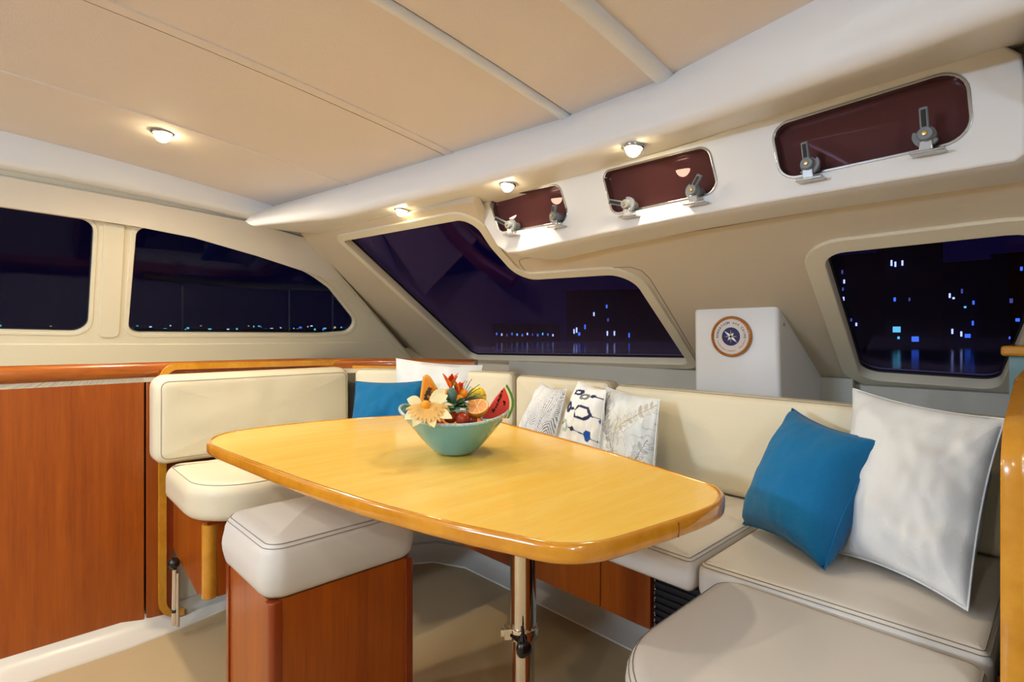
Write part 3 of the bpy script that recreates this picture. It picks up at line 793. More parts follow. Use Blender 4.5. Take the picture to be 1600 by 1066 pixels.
# ------------------------------------------------------------------ throw pillows
def pillow(bl, br, tr, tl, T, label, m, n=26, pinch=.10, colfn=None, wr=.006, seed=0, group=None, exp=.5, folds=0):
    bl, br, tr, tl = map(V, (bl, br, tr, tl))
    nrm = (br - bl).cross(tl - bl).normalized()
    cen = (bl + br + tr + tl) / 4
    if (EYE - cen).dot(nrm) < 0: nrm = -nrm
    mbb = MB(); cols = []; idx = {}
    for side in (1, -1):
        for j in range(n + 1):
            for i in range(n + 1):
                edge = i in (0, n) or j in (0, n)
                if side == -1 and edge: idx[(side, i, j)] = idx[(1, i, j)]; continue
                u = -1 + 2 * i / n; v = -1 + 2 * j / n
                u2 = u * (1 - pinch * (1 - v * v)) ; v2 = v * (1 - pinch * (1 - u * u))
                a = (u2 + 1) / 2; b = (v2 + 1) / 2
                p = bl * (1 - a) * (1 - b) + br * a * (1 - b) + tr * a * b + tl * (1 - a) * b
                h = T / 2 * (max(0, (1 - u * u)) * max(0, (1 - v * v))) ** exp * (1.0 - .12 * v)
                w = wr * noise.noise(V((u * 2.2 + seed, v * 2.2, seed))) * 2.0 + wr * noise.noise(V((u * 6 + seed, v * 5, seed + 4)))
                # creases running out of the corners
                cr = abs(abs(u) - abs(v)); w += wr * 1.2 * math.exp(-(cr / .12) ** 2) * (u * u * v * v) * math.sin(seed + 7 * u)
                if folds:
                    k = max(0, min(1, (.35 - v) / .8)) * max(0, min(1, (u + .35) / .8))
                    w += folds * k * math.sin(9.5 * v + 2.2 * u * u + 1.2 * math.sin(4 * u)) * (1.1 - abs(u)) * 1.6
                p = p + nrm * (side * h + (w * min(1, h / T * 5)))
                idx[(side, i, j)] = len(mbb.v); mbb.v.append(p)
                if colfn: cols.append(colfn(a0 := (u + 1) / 2, (v + 1) / 2) if side == 1 else (.8, .8, .78))
    for side in (1, -1):
        for j in range(n):
            for i in range(n):
                f = (idx[(side, i, j)], idx[(side, i + 1, j)], idx[(side, i + 1, j + 1)], idx[(side, i, j + 1)])
                mbb.f.append(f if side == 1 else f[::-1])
    if colfn: mbb.col = cols
    o = mbb.build('throw_pillow', m, smooth=80)
    tag(o, label, 'pillow', group)
    border = [idx[(1, i, 0)] for i in range(n)] + [idx[(1, n, j)] for j in range(n)] + [idx[(1, i, n)] for i in range(n, 0, -1)] + [idx[(1, 0, j)] for j in range(n, 0, -1)]
    mm = MB(); mm.tube([mbb.v[k] for k in border], .0022, 6, True); mm.build('edge_seam', m if not colfn else M_LINEN, o)
    return o
up = V((0, 0, .012))
pillow(az(1161, 826, S_R) + up, az(1288, 899, S_R) + up, ay(1381, 688, 1.62), ay(1238, 638, 1.74), .20, 'blue linen throw pillow leaning against a large white pillow on the long seat', M_BLUE, seed=3, pinch=.11, exp=.42, wr=.004)
pillow(az(1312, 872, S_R) + up, az(1512, 964, S_R) + up, ay(1571, 655, 1.66), ay(1333, 607, 1.79), .15, 'large white cotton pillow standing between the blue pillow and the wooden partition', M_LINEN, seed=9, wr=.006, n=56, folds=.010, pinch=.07)
pillow(acf(540, 700, 2.55), acf(648, 704, 2.52), acf(663, 595, 2.66), acf(556, 596, 2.66), .13, 'blue throw pillow in the settee corner, partly behind the fruit bowl', M_BLUE, seed=5, pinch=.07)
pillow(acf(612, 694, 2.76), acf(738, 696, 2.74), acf(754, 571, 2.82), acf(619, 560, 2.82), .12, 'white pillow in the settee corner, behind the fruit', M_LINEN, seed=11, pinch=.06)

def mixc(a, b, t): return tuple(a[i] + (b[i] - a[i]) * t for i in range(3))
WHT = hx('DDE2E8'); INK = hx('2E3558'); BLU = hx('1F4FA0'); SAGE = hx('A9BDB4'); GRY = hx('6F7278'); TAUPE = hx('978C76')
def seg_d(p, a, b):
    ax_, ay_ = a; bx_, by_ = b; dx, dy = bx_ - ax_, by_ - ay_; L = dx * dx + dy * dy
    t = max(0, min(1, ((p[0] - ax_) * dx + (p[1] - ay_) * dy) / L)) if L else 0
    return math.hypot(p[0] - ax_ - t * dx, p[1] - ay_ - t * dy)
def hex_d(p, c, r, rot=0):
    x, y = p[0] - c[0], p[1] - c[1]; a = math.atan2(y, x) - rot; d = math.hypot(x, y)
    k = a % (PI / 3) - PI / 6
    return d * math.cos(k) - r * math.cos(PI / 6)
HEXES = [((755, 435), 76, 88, INK, 0), ((610, 362), 38, 76, INK, 0), ((580, 570), 46, 76, SAGE, 0), ((690, 190), 66, 40, INK, 0), ((762, 250), 50, 42, GRY, 0), ((906, 305), 24, 62, INK, 1), ((876, 515), 24, 60, BLU, 1), ((792, 668), 28, 62, BLU, 1), ((880, 706), 42, 70, INK, 0), ((420, 470), 60, 80, INK, 0), ((700, 830), 80, 85, INK, 0), ((560, 780), 50, 70, GRY, 0)]
DOTS = [(655, 386, 18), (830, 250, 19), (685, 616, 25), (722, 214, 12), (535, 535, 16), (880, 452, 8)]
LINKS = [((635, 370), (695, 402)), ((820, 465), (870, 482)), ((895, 515), (960, 522)), ((620, 590), (775, 660)), ((815, 690), (850, 706)), ((510, 530), (550, 552)), ((845, 255), (890, 280)), ((915, 325), (975, 328)), ((630, 155), (660, 170)), ((700, 205), (745, 235))]
def hexcol(u, v):
    # the print as it lies on the cushion, in units of 1/460 of its width
    t = (1 - v) / .58; L = 690 - 190 * t; R = 950 - 50 * t
    x = L + u * (R - L) - 62; y = 50 + 120 * u + t * 570
    for c, rx, ry, col, fill in HEXES:
        d = hex_d(((x - c[0]) / rx, (y - c[1]) / ry), (0, 0), 1, .25)
        w = 22 / min(rx, ry)
        if (fill and d < 0) or (not fill and -w < d < 0): return col
    for a, b, r in DOTS:
        if math.hypot(x - a, y - b) < r: return INK
    for a, b in LINKS:
        if seg_d((x, y), a, b) < 5: return INK
    return WHT
def feathercol(u, v):
    # overlapping feathers: barbs run at a slant on both sides of curved quills
    w = u * 3.1 + .55 * math.sin(v * 4.2) + .35 * v
    c = math.floor(w); d = abs(w - c - .5)
    ph = noise.noise(V((c * 3.7, v * 3, .5)))
    g = math.sin((v * 1.0 + d * .42) * 150 + ph * 9 + c * 2.1)
    dens = max(0, min(1, (u - .05) * 1.5 - .15 + .5 * noise.noise(V((u * 3, v * 3, 1)))))
    if d > .475: return mixc(WHT, hx('6E6B74'), .3 + .4 * dens)
    return mixc(WHT, hx('615E68'), (.15 + .75 * dens) * (1 if g > .2 else 0))
SPR = []
random.seed(12)
for (a, b, col) in [((.42, .50), (.98, .93), TAUPE), ((.30, .45), (.10, .95), GRY), ((.55, .05), (.25, .62), GRY), ((.62, .02), (.95, .55), GRY), ((.2, .05), (.05, .5), hx('9CA6AE')), ((.8, .05), (.98, .3), TAUPE)]:
    n_ = 9
    for k in range(1, n_):
        t = k / n_; c = (a[0] + (b[0] - a[0]) * t, a[1] + (b[1] - a[1]) * t); an = math.atan2(b[1] - a[1], b[0] - a[0])
        for s in (-1, 1): SPR.append((c, an + s * .9, .085 + .02 * random.random(), col, random.random() < .55))
    SPR.append((a, b, None, col, True))
def leafcol(u, v):
    for it in SPR:
        if it[2] is None:
            if seg_d((u, v), it[0], it[1]) < .005: return it[3]
            continue
        c, an, L, col, fl = it
        x, y = u - c[0], v - c[1]; lx = x * math.cos(an) + y * math.sin(an); ly = -x * math.sin(an) + y * math.cos(an)
        if 0 < lx < L:
            w = .026 * math.sin(PI * lx / L) ** .7
            if abs(ly) < w:
                if fl: return mixc(WHT, col, .62 if abs(ly) > .002 else .9)
                if abs(ly) > w - .006 or abs(ly) < .0025: return mixc(WHT, col, .75)
    q = noise.noise(V((u * 9, v * 9, 3))); 
    if abs(q) < .035 and v < .75: return mixc(WHT, GRY, .55)
    return mixc(WHT, hx('B9C4CC'), .5 + .5 * noise.noise(V((u * 3, v * 3, 8))))
MP = printed('printed_cotton')
pillow(az(783, 738, S_R) + up, az(852, 758, S_R) + up, ay(885, 609, 1.70), ay(847, 597, 1.76), .13, 'white throw pillow with fine grey feather print, nearest to the fruit bowl', MP, n=160, colfn=feathercol, seed=2, pinch=.07)
pillow(az(861, 744, S_R) + up, az(928, 776, S_R) + up, ay(947, 610, 1.70), ay(904, 596, 1.75), .12, 'white throw pillow printed with navy and blue linked hexagons', MP, n=150, colfn=hexcol, seed=4, pinch=.05)
pillow(az(932, 765, S_R) + up, az(1019, 800, S_R) + up, ay(1031, 625, 1.74), ay(947, 605, 1.80), .12, 'white throw pillow with grey and taupe leaf print, next to the hexagon one', MP, n=150, colfn=leafcol, seed=6, pinch=.05)

# ------------------------------------------------------------------ round plaque on the locker box
pc_ = ay(1143.5, 526, Yb)
pq = empty('round_plaque', (pc_.x, Yb, pc_.z - .077), 'round wooden framed plaque with navy compass star on the white box', 'plaque')
QP = Plane((pc_.x, Yb, pc_.z), (1, 0, 0), (0, 0, 1))
PR = .0785
circ = lambda r, n=48: [(r * math.cos(k * 2 * PI / n), r * math.sin(k * 2 * PI / n)) for k in range(n)]
m = MB(); R = []
for r_, h in ((PR - .011, 0), (PR, 0), (PR, .010), (PR - .003, .015), (PR - .007, .016), (PR - .011, .011)): R.append([QP.pt(q, h) for q in circ(r_)])
R.append(R[0]); m.rings(R, True, False, False); m.build('ring', wood('plaque_wood', '9A5210', 'C87A1E', (4, 4, 4), .2, .8), pq, smooth=50)
m = MB(); plate(m, QP, [circ(PR - .010)], .008, .008); disc = m.build('disc', mat('plaque_face', 'D4CCC4', .4), pq)
m = MB(); plate(m, QP, [circ(PR * .45)], .009, .002); m.build('navy_disc', mat('navy_enamel', '141256', .3), disc)
def star(angs, L, w):
    ms = MB()
    for a, l in zip(angs, L):
        d = V((math.cos(a), math.sin(a))); s_ = V((-d.y, d.x))
        pts = [V((0, 0)) - s_ * w, d * l * .45 - s_ * w * .85, d * l, d * l * .45 + s_ * w * .85, V((0, 0)) + s_ * w]
        ms.prism([QP.pt((p.x, p.y), .0091) for p in pts], QP.n * .001)
    return ms
star([math.radians(x) for x in (140, 52, -43, -128)], [.033, .018, .033, .020], .0045).build('star', mat('star_white', 'E8E6F0', .4), disc)
ms = MB()
for a in (90, 0, 180, 270):
    a = math.radians(a); d = V((math.cos(a), math.sin(a))); s_ = V((-d.y, d.x))
    ms.prism([QP.pt((p.x, p.y), .0091) for p in (d * .010 - s_ * .0022, d * .026, d * .010 + s_ * .0022)], QP.n * .001)
ms.build('star_rays', mat('star_gold', 'B9A86A', .4), disc)
def arc_text(txt, rad, a0, a1, size, mt, inward, nm):
    ms = MB(); n = len(txt)
    for i, ch in enumerate(txt):
        if ch == ' ': continue
        a = a0 + (a1 - a0) * i / (n - 1)
        vs, fs = char_mesh(ch, size)
        d = V((math.cos(a), math.sin(a)))
        upv = d if not inward else -d
        rtv = V((upv.y, -upv.x))
        ms.add([QP.pt(tuple(d * rad + rtv * v.x + upv * (v.y - size * .35)), .0085 + v.z) for v in vs], fs)
    ms.build(nm, mt, disc, smooth=0)
arc_text('ROBERTSON and CAINE', PR * .685, math.radians(183), math.radians(-4), .0125, mat('letter_navy', '20245E', .5), False, 'lettering')
arc_text('International  Yachts', PR * .69, math.radians(197), math.radians(346), .0105, mat('letter_red', '963A22', .5), True, 'lettering')

# ------------------------------------------------------------------ bowl and fruit
CF0 = 1.625
b0 = acf(711, 707, CF0); b0.z = ZT + .0
BW = mat('sea_green_glaze', '64A3B2', .22, .5, coat=.5, var=.06, vscale=6)
def Bp(x, y, z): return b0 + RT * x + FW * y + V((0, 0, z))
mb = MB(); nth, nh = 64, 18
def rimh(th): return .108 + .020 * max(0, math.cos(th)) ** 2 + .030 * max(0, -math.cos(th)) ** 2 - .004 * abs(math.sin(th))
def sgp(v, p): return math.copysign(abs(v) ** p, v)
def bowl_pt(th, h):
    k = h ** .82
    cx_, sy_ = math.cos(th), math.sin(th)
    X = .052 * cx_ * (1 - k) + k * .160 * sgp(cx_, 1 - .22 * k)
    Y = .052 * sy_ * (1 - k) + k * .136 * sgp(sy_, 1 - .22 * k)
    return Bp(X, Y, .004 + (rimh(th) - .004) * h)
grid = [[bowl_pt(2 * PI * i / nth, j / nh) for i in range(nth)] for j in range(nh + 1)]
vs = [p for r_ in grid for p in r_]; fs = []
for j in range(nh):
    for i in range(nth):
        th = 2 * PI * (i + .5) / nth; dth = min(th, 2 * PI - th); dth2 = abs(th - PI)
        if j in (14, 15) and (dth < .55 or dth2 < .50): continue
        fs.append((j * nth + i, j * nth + (i + 1) % nth, (j + 1) * nth + (i + 1) % nth, (j + 1) * nth + i))
fs.append(tuple(range(nth))[::-1])
mb.add(vs, fs)
bowl = empty('fruit_bowl', tuple(b0), 'sea green ceramic bowl with slotted handles and speckled rim on the table', 'bowl')
mb.build('body', BW, bowl, smooth=70, solid=.007)
mb = MB(); mb.tube([bowl_pt(2 * PI * i / nth, 1.0) for i in range(nth)], .0042, 8, True)
mr = mat('speckled_rim', 'A9CBD0', .3, .5, var=.9, vscale=160); mb.build('rim', mr, bowl, smooth=80)
mb = MB(); mb.lathe([(.03, 0), (.046, 0), (.048, .004), (.03, .006)], b0, n=32); mb.build('foot', BW, bowl)

OR = mat('papaya_flesh', 'EE9020', .4, .4, var=.12, vscale=30)
def fruit(name, label, cat, loc, group=None): return empty(name, tuple(loc), label, cat, group)
def prism_px(m, pts, cf, depth):
    m.prism([acf(x, y, cf) for x, y in pts], FW * depth)
# papaya wedge
f = fruit('papaya_wedge', 'cut papaya wedge with dark seeds standing tall at the back of the bowl', 'fruit', acf(670, 640, 1.63))
m = MB(); prism_px(m, [(654, 652), (658, 620), (661, 592), (664, 588), (669, 592), (680, 612), (691, 634), (692, 652)], 1.625, .035); m.build('flesh', OR, f, bevel=.004)
m = MB(); prism_px(m, [(651, 654), (656, 618), (660, 589), (664, 585), (671, 590), (683, 610), (694, 634), (694, 654)], 1.645, .030); m.build('rind', mat('papaya_rind', 'D9A52C', .5), f, bevel=.006)
m = MB(); random.seed(4)
for k in range(70):
    t = random.random(); x = 672 + (random.random() - .5) * (6 + 22 * t) - 4 * t; y = 606 + 36 * t
    m.blob(acf(x, y, 1.622), (.0028, .0028, .0034), 6, 4)
o = m.build('seeds', mat('papaya_seed', '3A2A18', .4), f); o['kind'] = 'stuff'
# watermelon slice
f = fruit('watermelon_slice', 'red watermelon slice with black seeds and green rind over the right handle of the bowl', 'fruit', acf(780, 650, 1.62))
def arcpx(x0, y0, x1, y1, bow, n=8):
    return [(x0 + (x1 - x0) * k / n + bow * math.sin(PI * k / n), y0 + (y1 - y0) * k / n) for k in range(n + 1)]
a1_ = arcpx(788, 606, 790, 654, 7); a2_ = arcpx(790, 603.5, 792, 654, 8.5); a3_ = arcpx(792, 602, 795, 654, 10)
m = MB(); prism_px(m, [(752, 655), (760, 644), (774, 622)] + a1_, 1.60, .032); m.build('flesh', mat('melon_flesh', 'E8402F', .35, .4, var=.15, vscale=60), f, bevel=.002)
m = MB(); prism_px(m, a1_ + a2_[::-1], 1.60, .032); m.build('pith', mat('melon_pith', 'E6E3B4', .5), f)
m = MB(); prism_px(m, a2_ + a3_[::-1], 1.602, .030); m.build('rind', mat('melon_rind', '4F8A22', .3, coat=.4), f)
m = MB()
for x, y in [(784, 612), (783, 617), (782, 621), (780, 624), (779, 628), (777, 632), (775, 636), (773, 640), (771, 643), (787, 628), (789, 629), (788, 632), (770, 641), (778, 626), (781, 619)]:
    m.blob(acf(x, y, 1.599), (.0026, .0026, .0042), 6, 5)
o = m.build('seeds', mat('melon_seed', '1C0D0A', .3), f); o['kind'] = 'stuff'
# half orange
f = fruit('orange_half', 'halved orange with its pale cut face tilted up, beside the watermelon slice', 'fruit', acf(745, 660, 1.55))
oc = acf(745.5, 635, 1.555); on = (-FW * .52 + V((0, 0, 1)) * .80 - RT * .10).normalized()
u_ = RT - on * RT.dot(on); u_.normalize(); w_ = on.cross(u_); orr = .0335
m = MB(); R = []
for k in range(8):
    a = PI / 2 * k / 7.05; R.append([oc - on * (orr * math.sin(a)) + (u_ * math.cos(t) + w_ * math.sin(t)) * orr * math.cos(a) for t in [i * 2 * PI / 28 for i in range(28)]])
m.rings(R); m.build('peel', mat('orange_peel', 'EE8A14', .4, .4, bump=.15, bscale=500), f, smooth=60)
m = MB(); m.prism([oc + (u_ * math.cos(t) + w_ * math.sin(t)) * orr * .93 for t in [i * 2 * PI / 28 for i in range(28)]], on * .0008); m.build('pith', mat('orange_pith', 'F6E3B8', .5), f)
m = MB()
for s in range(10):
    a0 = s * 2 * PI / 10 + .06; a1 = (s + 1) * 2 * PI / 10 - .06
    pts = [oc + (u_ * math.cos((a0 + a1) / 2) + w_ * math.sin((a0 + a1) / 2)) * orr * .10] + [oc + (u_ * math.cos(a0 + (a1 - a0) * k / 4) + w_ * math.sin(a0 + (a1 - a0) * k / 4)) * orr * .84 for k in range(5)]
    m.prism(pts, on * .0022)
m.build('segments', mat('orange_flesh', 'F0A45A', .3, .5, var=.1, vscale=90), f)
# star fruit
f = MB(); f.blob(acf(746, 622, 1.66), (.026, .026, .034), 30, 12, None, lambda d, ph, th: 1 + .16 * math.cos(5 * ph)); tag(f.build('star_fruit', mat('star_fruit_skin', 'F2D221', .35, .4, var=.12, vscale=40)), 'ridged yellow star fruit behind the halved orange', 'fruit')
# kumquats
KQ = mat('kumquat_skin', 'F0930F', .35, .5, bump=.1, bscale=400)
for (x, y, cf, lb) in [(700.5, 615, 1.60, 'small orange kumquat left of the green bud'), (723, 615, 1.58, 'small orange kumquat right of the red flower spike, upper of a pair'), (717.5, 624, 1.56, 'small orange kumquat just above the dark leaves, lower of a pair')]:
    m = MB(); m.blob(acf(x, y, cf), (.0145, .0145, .0145), 16, 10); tag(m.build('kumquat', KQ), lb, 'fruit', 'kumquats in the fruit bowl')
# plums
PLM = mat('plum_skin', 'A8340E', .25, .5, coat=.3, var=.45, vscale=30)
for (x, y, cf, lb) in [(704, 651, 1.53, 'red plum under the carved melon petals'), (722, 654, 1.52, 'red plum at the front rim of the bowl'), (735, 656, 1.56, 'dark red plum below the halved orange')]:
    m = MB(); m.blob(acf(x, y, cf), (.0205, .0205, .019), 16, 10); tag(m.build('plum', PLM), lb, 'fruit', 'plums in the fruit bowl')

def petal(m, base, d, nrm, L, w, curl, n=7, tip=.0, th=.0012, wpow=.8):
    d = V(d).normalized(); nrm = (V(nrm) - d * V(nrm).dot(d)).normalized(); s_ = d.cross(nrm)
    top = []; bot = []
    for k in range(n + 1):
        t = k / n; ww = w * (math.sin(PI * min(1, (t * .92 + .08))) ** wpow if k < n else tip)
        a = curl * t
        c = V(base) + d * (L * (math.sin(a) / curl if abs(curl) > 1e-3 else t)) + nrm * (L * ((1 - math.cos(a)) / curl if abs(curl) > 1e-3 else 0))
        nn = nrm * math.cos(a) - d * math.sin(a)
        top.append((c - s_ * ww / 2 + nn * ww * .15, c + nn * th, c + s_ * ww / 2 + nn * ww * .15))
    vs = []; fs = []
    for tr_ in top: vs += list(tr_)
    for tr_ in top: vs += [p - nrm * th for p in tr_]
    K = 3 * (n + 1)
    for k in range(n):
        for i in range(2):
            a = k * 3 + i; fs += [(a, a + 1, a + 4, a + 3), (K + a, K + a + 3, K + a + 4, K + a + 1)]
        a = k * 3; fs += [(a, a + 3, K + a + 3, K + a), (a + 2, K + a + 2, K + a + 5, a + 5)]
    fs += [(0, K, K + 1, 1), (1, K + 1, K + 2, 2)]; a = n * 3; fs += [(a, a + 1, K + a + 1, K + a), (a + 1, a + 2, K + a + 2, K + a + 1)]
    m.add(vs, fs)
UP = V((0, 0, 1))
PO = mat('orange_petal', 'F0781A', .5, .3, var=.25, vscale=60); PR_ = mat('red_petal', 'D9331C', .5, .3, var=.25, vscale=60)
GL = mat('dark_leaf', '1F4A2A', .35, .5, var=.3, vscale=30); GB = mat('grey_green_bud', '54746A', .5, .4); SP = mat('spiky_leaf', '5E7A58', .45, .4, var=.3, vscale=40)
def flower(c, n, L, w, spread, mt, label, name='flower', tilt=V((0, 0, 0)), mt2=None, curl=-.5):
    f = fruit(name, label, 'flower', c)
    for k in range(n):
        a = 2 * PI * k / n + .3; rad = RT * math.cos(a) + FW * math.sin(a)
        d = (UP + rad * spread * (1 if k % 2 else .7) + tilt).normalized()
        m = MB(); petal(m, V(c) + rad * .003, d, -rad, L * (1 - .12 * (k % 3)), w, curl * .6, tip=.1); m.build('petal', mt2 if (mt2 and k % 3 == 0) else mt, f, smooth=60)
    m = MB(); m.tube([V(c) - UP * .03, V(c) + UP * .006], [.003, .005], 7); m.build('stem', GL, f)
    return f
flower(acf(704, 606, 1.615), 8, .048, .017, .42, PO, 'orange flower with pointed petals standing highest in the bowl', mt2=PR_)
flower(acf(716, 618, 1.575), 5, .046, .020, .22, PR_, 'red flower spike beside the kumquats', mt2=PO, tilt=RT * .1)
flower(acf(691, 628, 1.60), 9, .036, .014, .75, PR_, 'open red flower between the papaya wedge and the green bud', tilt=-RT * .5 - FW * .3, mt2=PO)
m = MB(); m.blob(acf(706, 619, 1.555), (.0165, .0165, .024), 16, 10); tag(m.build('green_bud', GB), 'grey green flower bud at the middle of the bouquet', 'bud')
# spiky crown
f = fruit('spiky_crown', 'spiky grey green pineapple leaves fanning out towards the star fruit', 'leaves', acf(724, 632, 1.60))
for k in range(13):
    a = -1.2 + 2.3 * k / 12; d = (UP * math.cos(a * .9) + RT * (math.sin(a * .9) * .9 + .45) - FW * (.25 * math.cos(k * 2.3))).normalized()
    m = MB(); petal(m, acf(722, 628, 1.59), d, RT, .062 + .014 * math.cos(k * 1.7), .0125, .55, tip=.02); m.build('leaf', SP, f, smooth=60)
# dark leaf rosette
f = fruit('leaf_rosette', 'dark green leaf rosette at the centre front of the bowl', 'leaves', acf(712, 640, 1.535))
for k in range(16):
    a = k * 2.4; rad = RT * math.cos(a) + FW * math.sin(a) * .8; t = .3 + .7 * (k / 15)
    d = (rad * t + UP * (1.0 - t * .75) - FW * .45).normalized()
    m = MB(); petal(m, acf(711, 636, 1.54) + rad * .004, d, UP - FW * .4, .030 + .014 * t, .020, -.9, tip=.05); m.build('leaf', GL, f, smooth=60)
# carved melon flower
f = fruit('carved_melon', 'carved pale melon flower with orange heart spilling over the bowl rim', 'fruit', acf(668, 650, 1.53))
CM = mat('melon_cream', 'F4E7B2', .4, .4, var=.06, vscale=30); CI = mat('melon_inner', 'F3BE6C', .4, .4, var=.2, vscale=50)
mc = acf(666, 632, 1.50)
m = MB(); m.blob(mc - FW * .006, (.013, .013, .012)); m.build('heart', mat('melon_heart', 'F2A11C', .4, bump=.3, bscale=400), f)
m = MB(); m.blob(mc + FW * .012 - UP * .018 + RT * .010, (.030, .020, .022)); m.build('body', CI, f)
axn = (-FW * .85 + UP * .42 + RT * .15).normalized(); uu = (RT - axn * RT.dot(axn)).normalized(); ww = axn.cross(uu)
for k in range(12):
    a = -2.85 + 2.75 * k / 11; rad = uu * math.cos(a) + ww * math.sin(a)
    m = MB(); petal(m, mc + rad * .008 + axn * .002, rad + axn * .25, axn, .048 + .008 * (1 if math.cos(a) > 0 else 0), .0115, -.55, tip=.35); m.build('petal', CI, f, smooth=60)
for k, (a, L) in enumerate([(.80, .056), (.45, .050), (-.08, .074), (-.50, .070), (-2.5, .054), (-2.0, .060), (2.85, .040), (-1.2, .058)]):
    rad = uu * math.cos(a) + ww * math.sin(a)
    m = MB(); petal(m, mc + rad * .016 - axn * .008, rad + axn * .10, axn, L, .030, .35 if k % 2 else -.3, tip=.05); m.build('outer_petal', CM, f, smooth=60)
# hidden fill so that the fruit is carried
for k, (x, y, z, r_) in enumerate([(-.05, .03, .072, .042), (.045, .03, .072, .042), (0, -.03, .066, .040), (-.055, -.03, .070, .036), (.06, -.02, .075, .034)]):
    m = MB(); m.blob(Bp(x, y, z), (r_, r_, r_ * .9), 16, 10); tag(m.build('mango', PLM if k % 2 else OR), ['mango at the bottom of the bowl, under the papaya wedge', 'red mango at the bottom of the bowl, under the watermelon slice', 'mango at the bottom of the bowl, under the two front plums', 'red mango at the bottom of the bowl, under the carved melon', 'mango at the bottom of the bowl, under the halved orange'][k], 'fruit', 'mangoes at the bottom of the bowl')

# ------------------------------------------------------------------ downlights
def downlight(p, nrm, r, label, power, col=WARM, tgt=None, off=.02, soft=.03, cone=165, dome=1.0):
    p = V(p); nrm = V(nrm).normalized()
    f = empty('downlight', tuple(p), label, 'lamp', 'recessed cabin downlights')
    m = MB(); m.lathe([(r * .78, -.012), (r * 1.18, -.006), (r * 1.22, .003), (r * 1.05, .007), (r * .85, .003), (r * .78, 0)], p, nrm, 28); m.build('bezel', M_CHROME, f, smooth=60)
    m = MB(); m.lathe([(.0005, -.001)] + [(r * .88 * math.cos(a * PI / 12), .003 + r * dome * math.sin(a * PI / 12)) for a in range(7)], p, nrm, 24); m.build('lens', M_LAMP, f, smooth=60)  # dome oversized so the lens takes in the spread of its glare
    l = bpy.data.lights.new('lamp', 'SPOT'); l.energy = power; l.color = col; l.shadow_soft_size = soft
    l.spot_size = math.radians(cone); l.spot_blend = .6
    lo_ = bpy.data.objects.new('lamp', l); C.objects.link(lo_); lo_.parent = f; lo_.location = nrm * off
    lo_.rotation_euler = nrm.to_track_quat('-Z', 'Y').to_euler()
    return f
# on the ceiling: find where the ray of the visible lamp meets the ceiling surface
lo_t, hi_t = .5, 6
for _ in range(40):
    t = (lo_t + hi_t) / 2; q = EYE + ray(254, 207) * t
    if q.z - E < ceil_r(q.x, q.y): lo_t = t
    else: hi_t = t
cl_p = EYE + ray(254, 207) * lo_t
downlight(cl_p + V((0, 0, -.001)), (0, 0, -1), .036, 'bright downlight in the headliner above the side windows', SPOT_W * 1.8, off=.035)
for (x, y, lb) in [(627, 328, 'downlight in the soffit furthest from the hatches, above the big window'), (793, 288, 'downlight in the soffit above the smallest hatch'), (990, 230, 'downlight in the soffit above the middle hatch')]:
    q = az(x, y, R_SOF - .003); downlight(q, (0, -.15, -1), .026, lb, SPOT_W * .24, off=.03, soft=.04, cone=140)
# lamps behind the viewer
for (x, y, k, lb) in [(-1.5, -.7, 1.4, 'downlight in the headliner over the passage'), (-.1, -1.1, 1.3, 'downlight in the headliner over the galley'), (-2.6, -1.0, 1.9, 'downlight in the headliner by the companionway'), (.9, .1, .8, 'downlight in the headliner near the galley window')]:
    downlight((x, y, E + ceil_r(x, y) - .001), (0, 0, -1), .030, lb, AFT_W * k, AFTC, off=.03, soft=.03, cone=172)

def added_bulkhead_lamp(p, nrm, w, h, power, label):  # unseen lamps, added to throw cool light on the beam faces
    p = V(p); nrm = V(nrm); f = empty('added_bulkhead_lamp', tuple(p), label, 'lamp', 'added bulkhead lamps')
    sx = w / 2 if nrm.y else .02; sy = .02 if nrm.y else w / 2
    m = MB(); m.box((-sx - .02, -sy if not nrm.y else -.02, -h / 2 - .02), (sx + .02 if nrm.y else .02, sy if not nrm.y else .02, h / 2 + .02), Matrix.Translation(p)); m.build('housing', M_WHITE, f, bevel=.004)
    l = bpy.data.lights.new('lamp', 'AREA'); l.shape = 'RECTANGLE'; l.size = w; l.size_y = h; l.energy = power; l.color = COOL
    o = bpy.data.objects.new('lamp', l); C.objects.link(o); o.parent = f; o.location = nrm * .03
    o.rotation_euler = nrm.to_track_quat('-Z', 'Z').to_euler()
added_bulkhead_lamp((-1.5, -2.57, 1.93), (0, 1, 0), .6, .16, BULK_W, 'added long cool white lamp on the aft bulkhead, out of view')
added_bulkhead_lamp((1.57, -.9, 1.93), (-1, 0, 0), .6, .16, BULK_W * .55, 'added cool white lamp on the galley side wall, out of view')

# ------------------------------------------------------------------ outside: shore, houses, rail posts, reflection bar
M_SHORE = mat('night_shore', '04050C', .9); M_TOWER = mat('night_tower', '0C0C26', .9)
LW = [emis('lit_white', (.55, .75, 1), 2.4), emis('lit_blue', (.06, .22, .9), 2.0), emis('lit_cyan', (.15, .75, .75), 1.8), emis('lit_amber', (1, .55, .2), 1.8), emis('lit_dim', (.15, .2, .6), .7)]
def world_box(mb, c, w, h, d):
    """box facing the viewer at c"""
    dirv = V((c.x, c.y, 0)).normalized(); s_ = V((dirv.y, -dirv.x, 0))
    vs = [c + s_ * (w * a) + V((0, 0, h * b)) + dirv * (d * e) for e in (0, 1) for b in (-.5, .5) for a in (-.5, .5)]
    mb.add(vs, [(0, 1, 3, 2), (4, 6, 7, 5), (0, 4, 5, 1), (2, 3, 7, 6), (0, 2, 6, 4), (1, 5, 7, 3)])
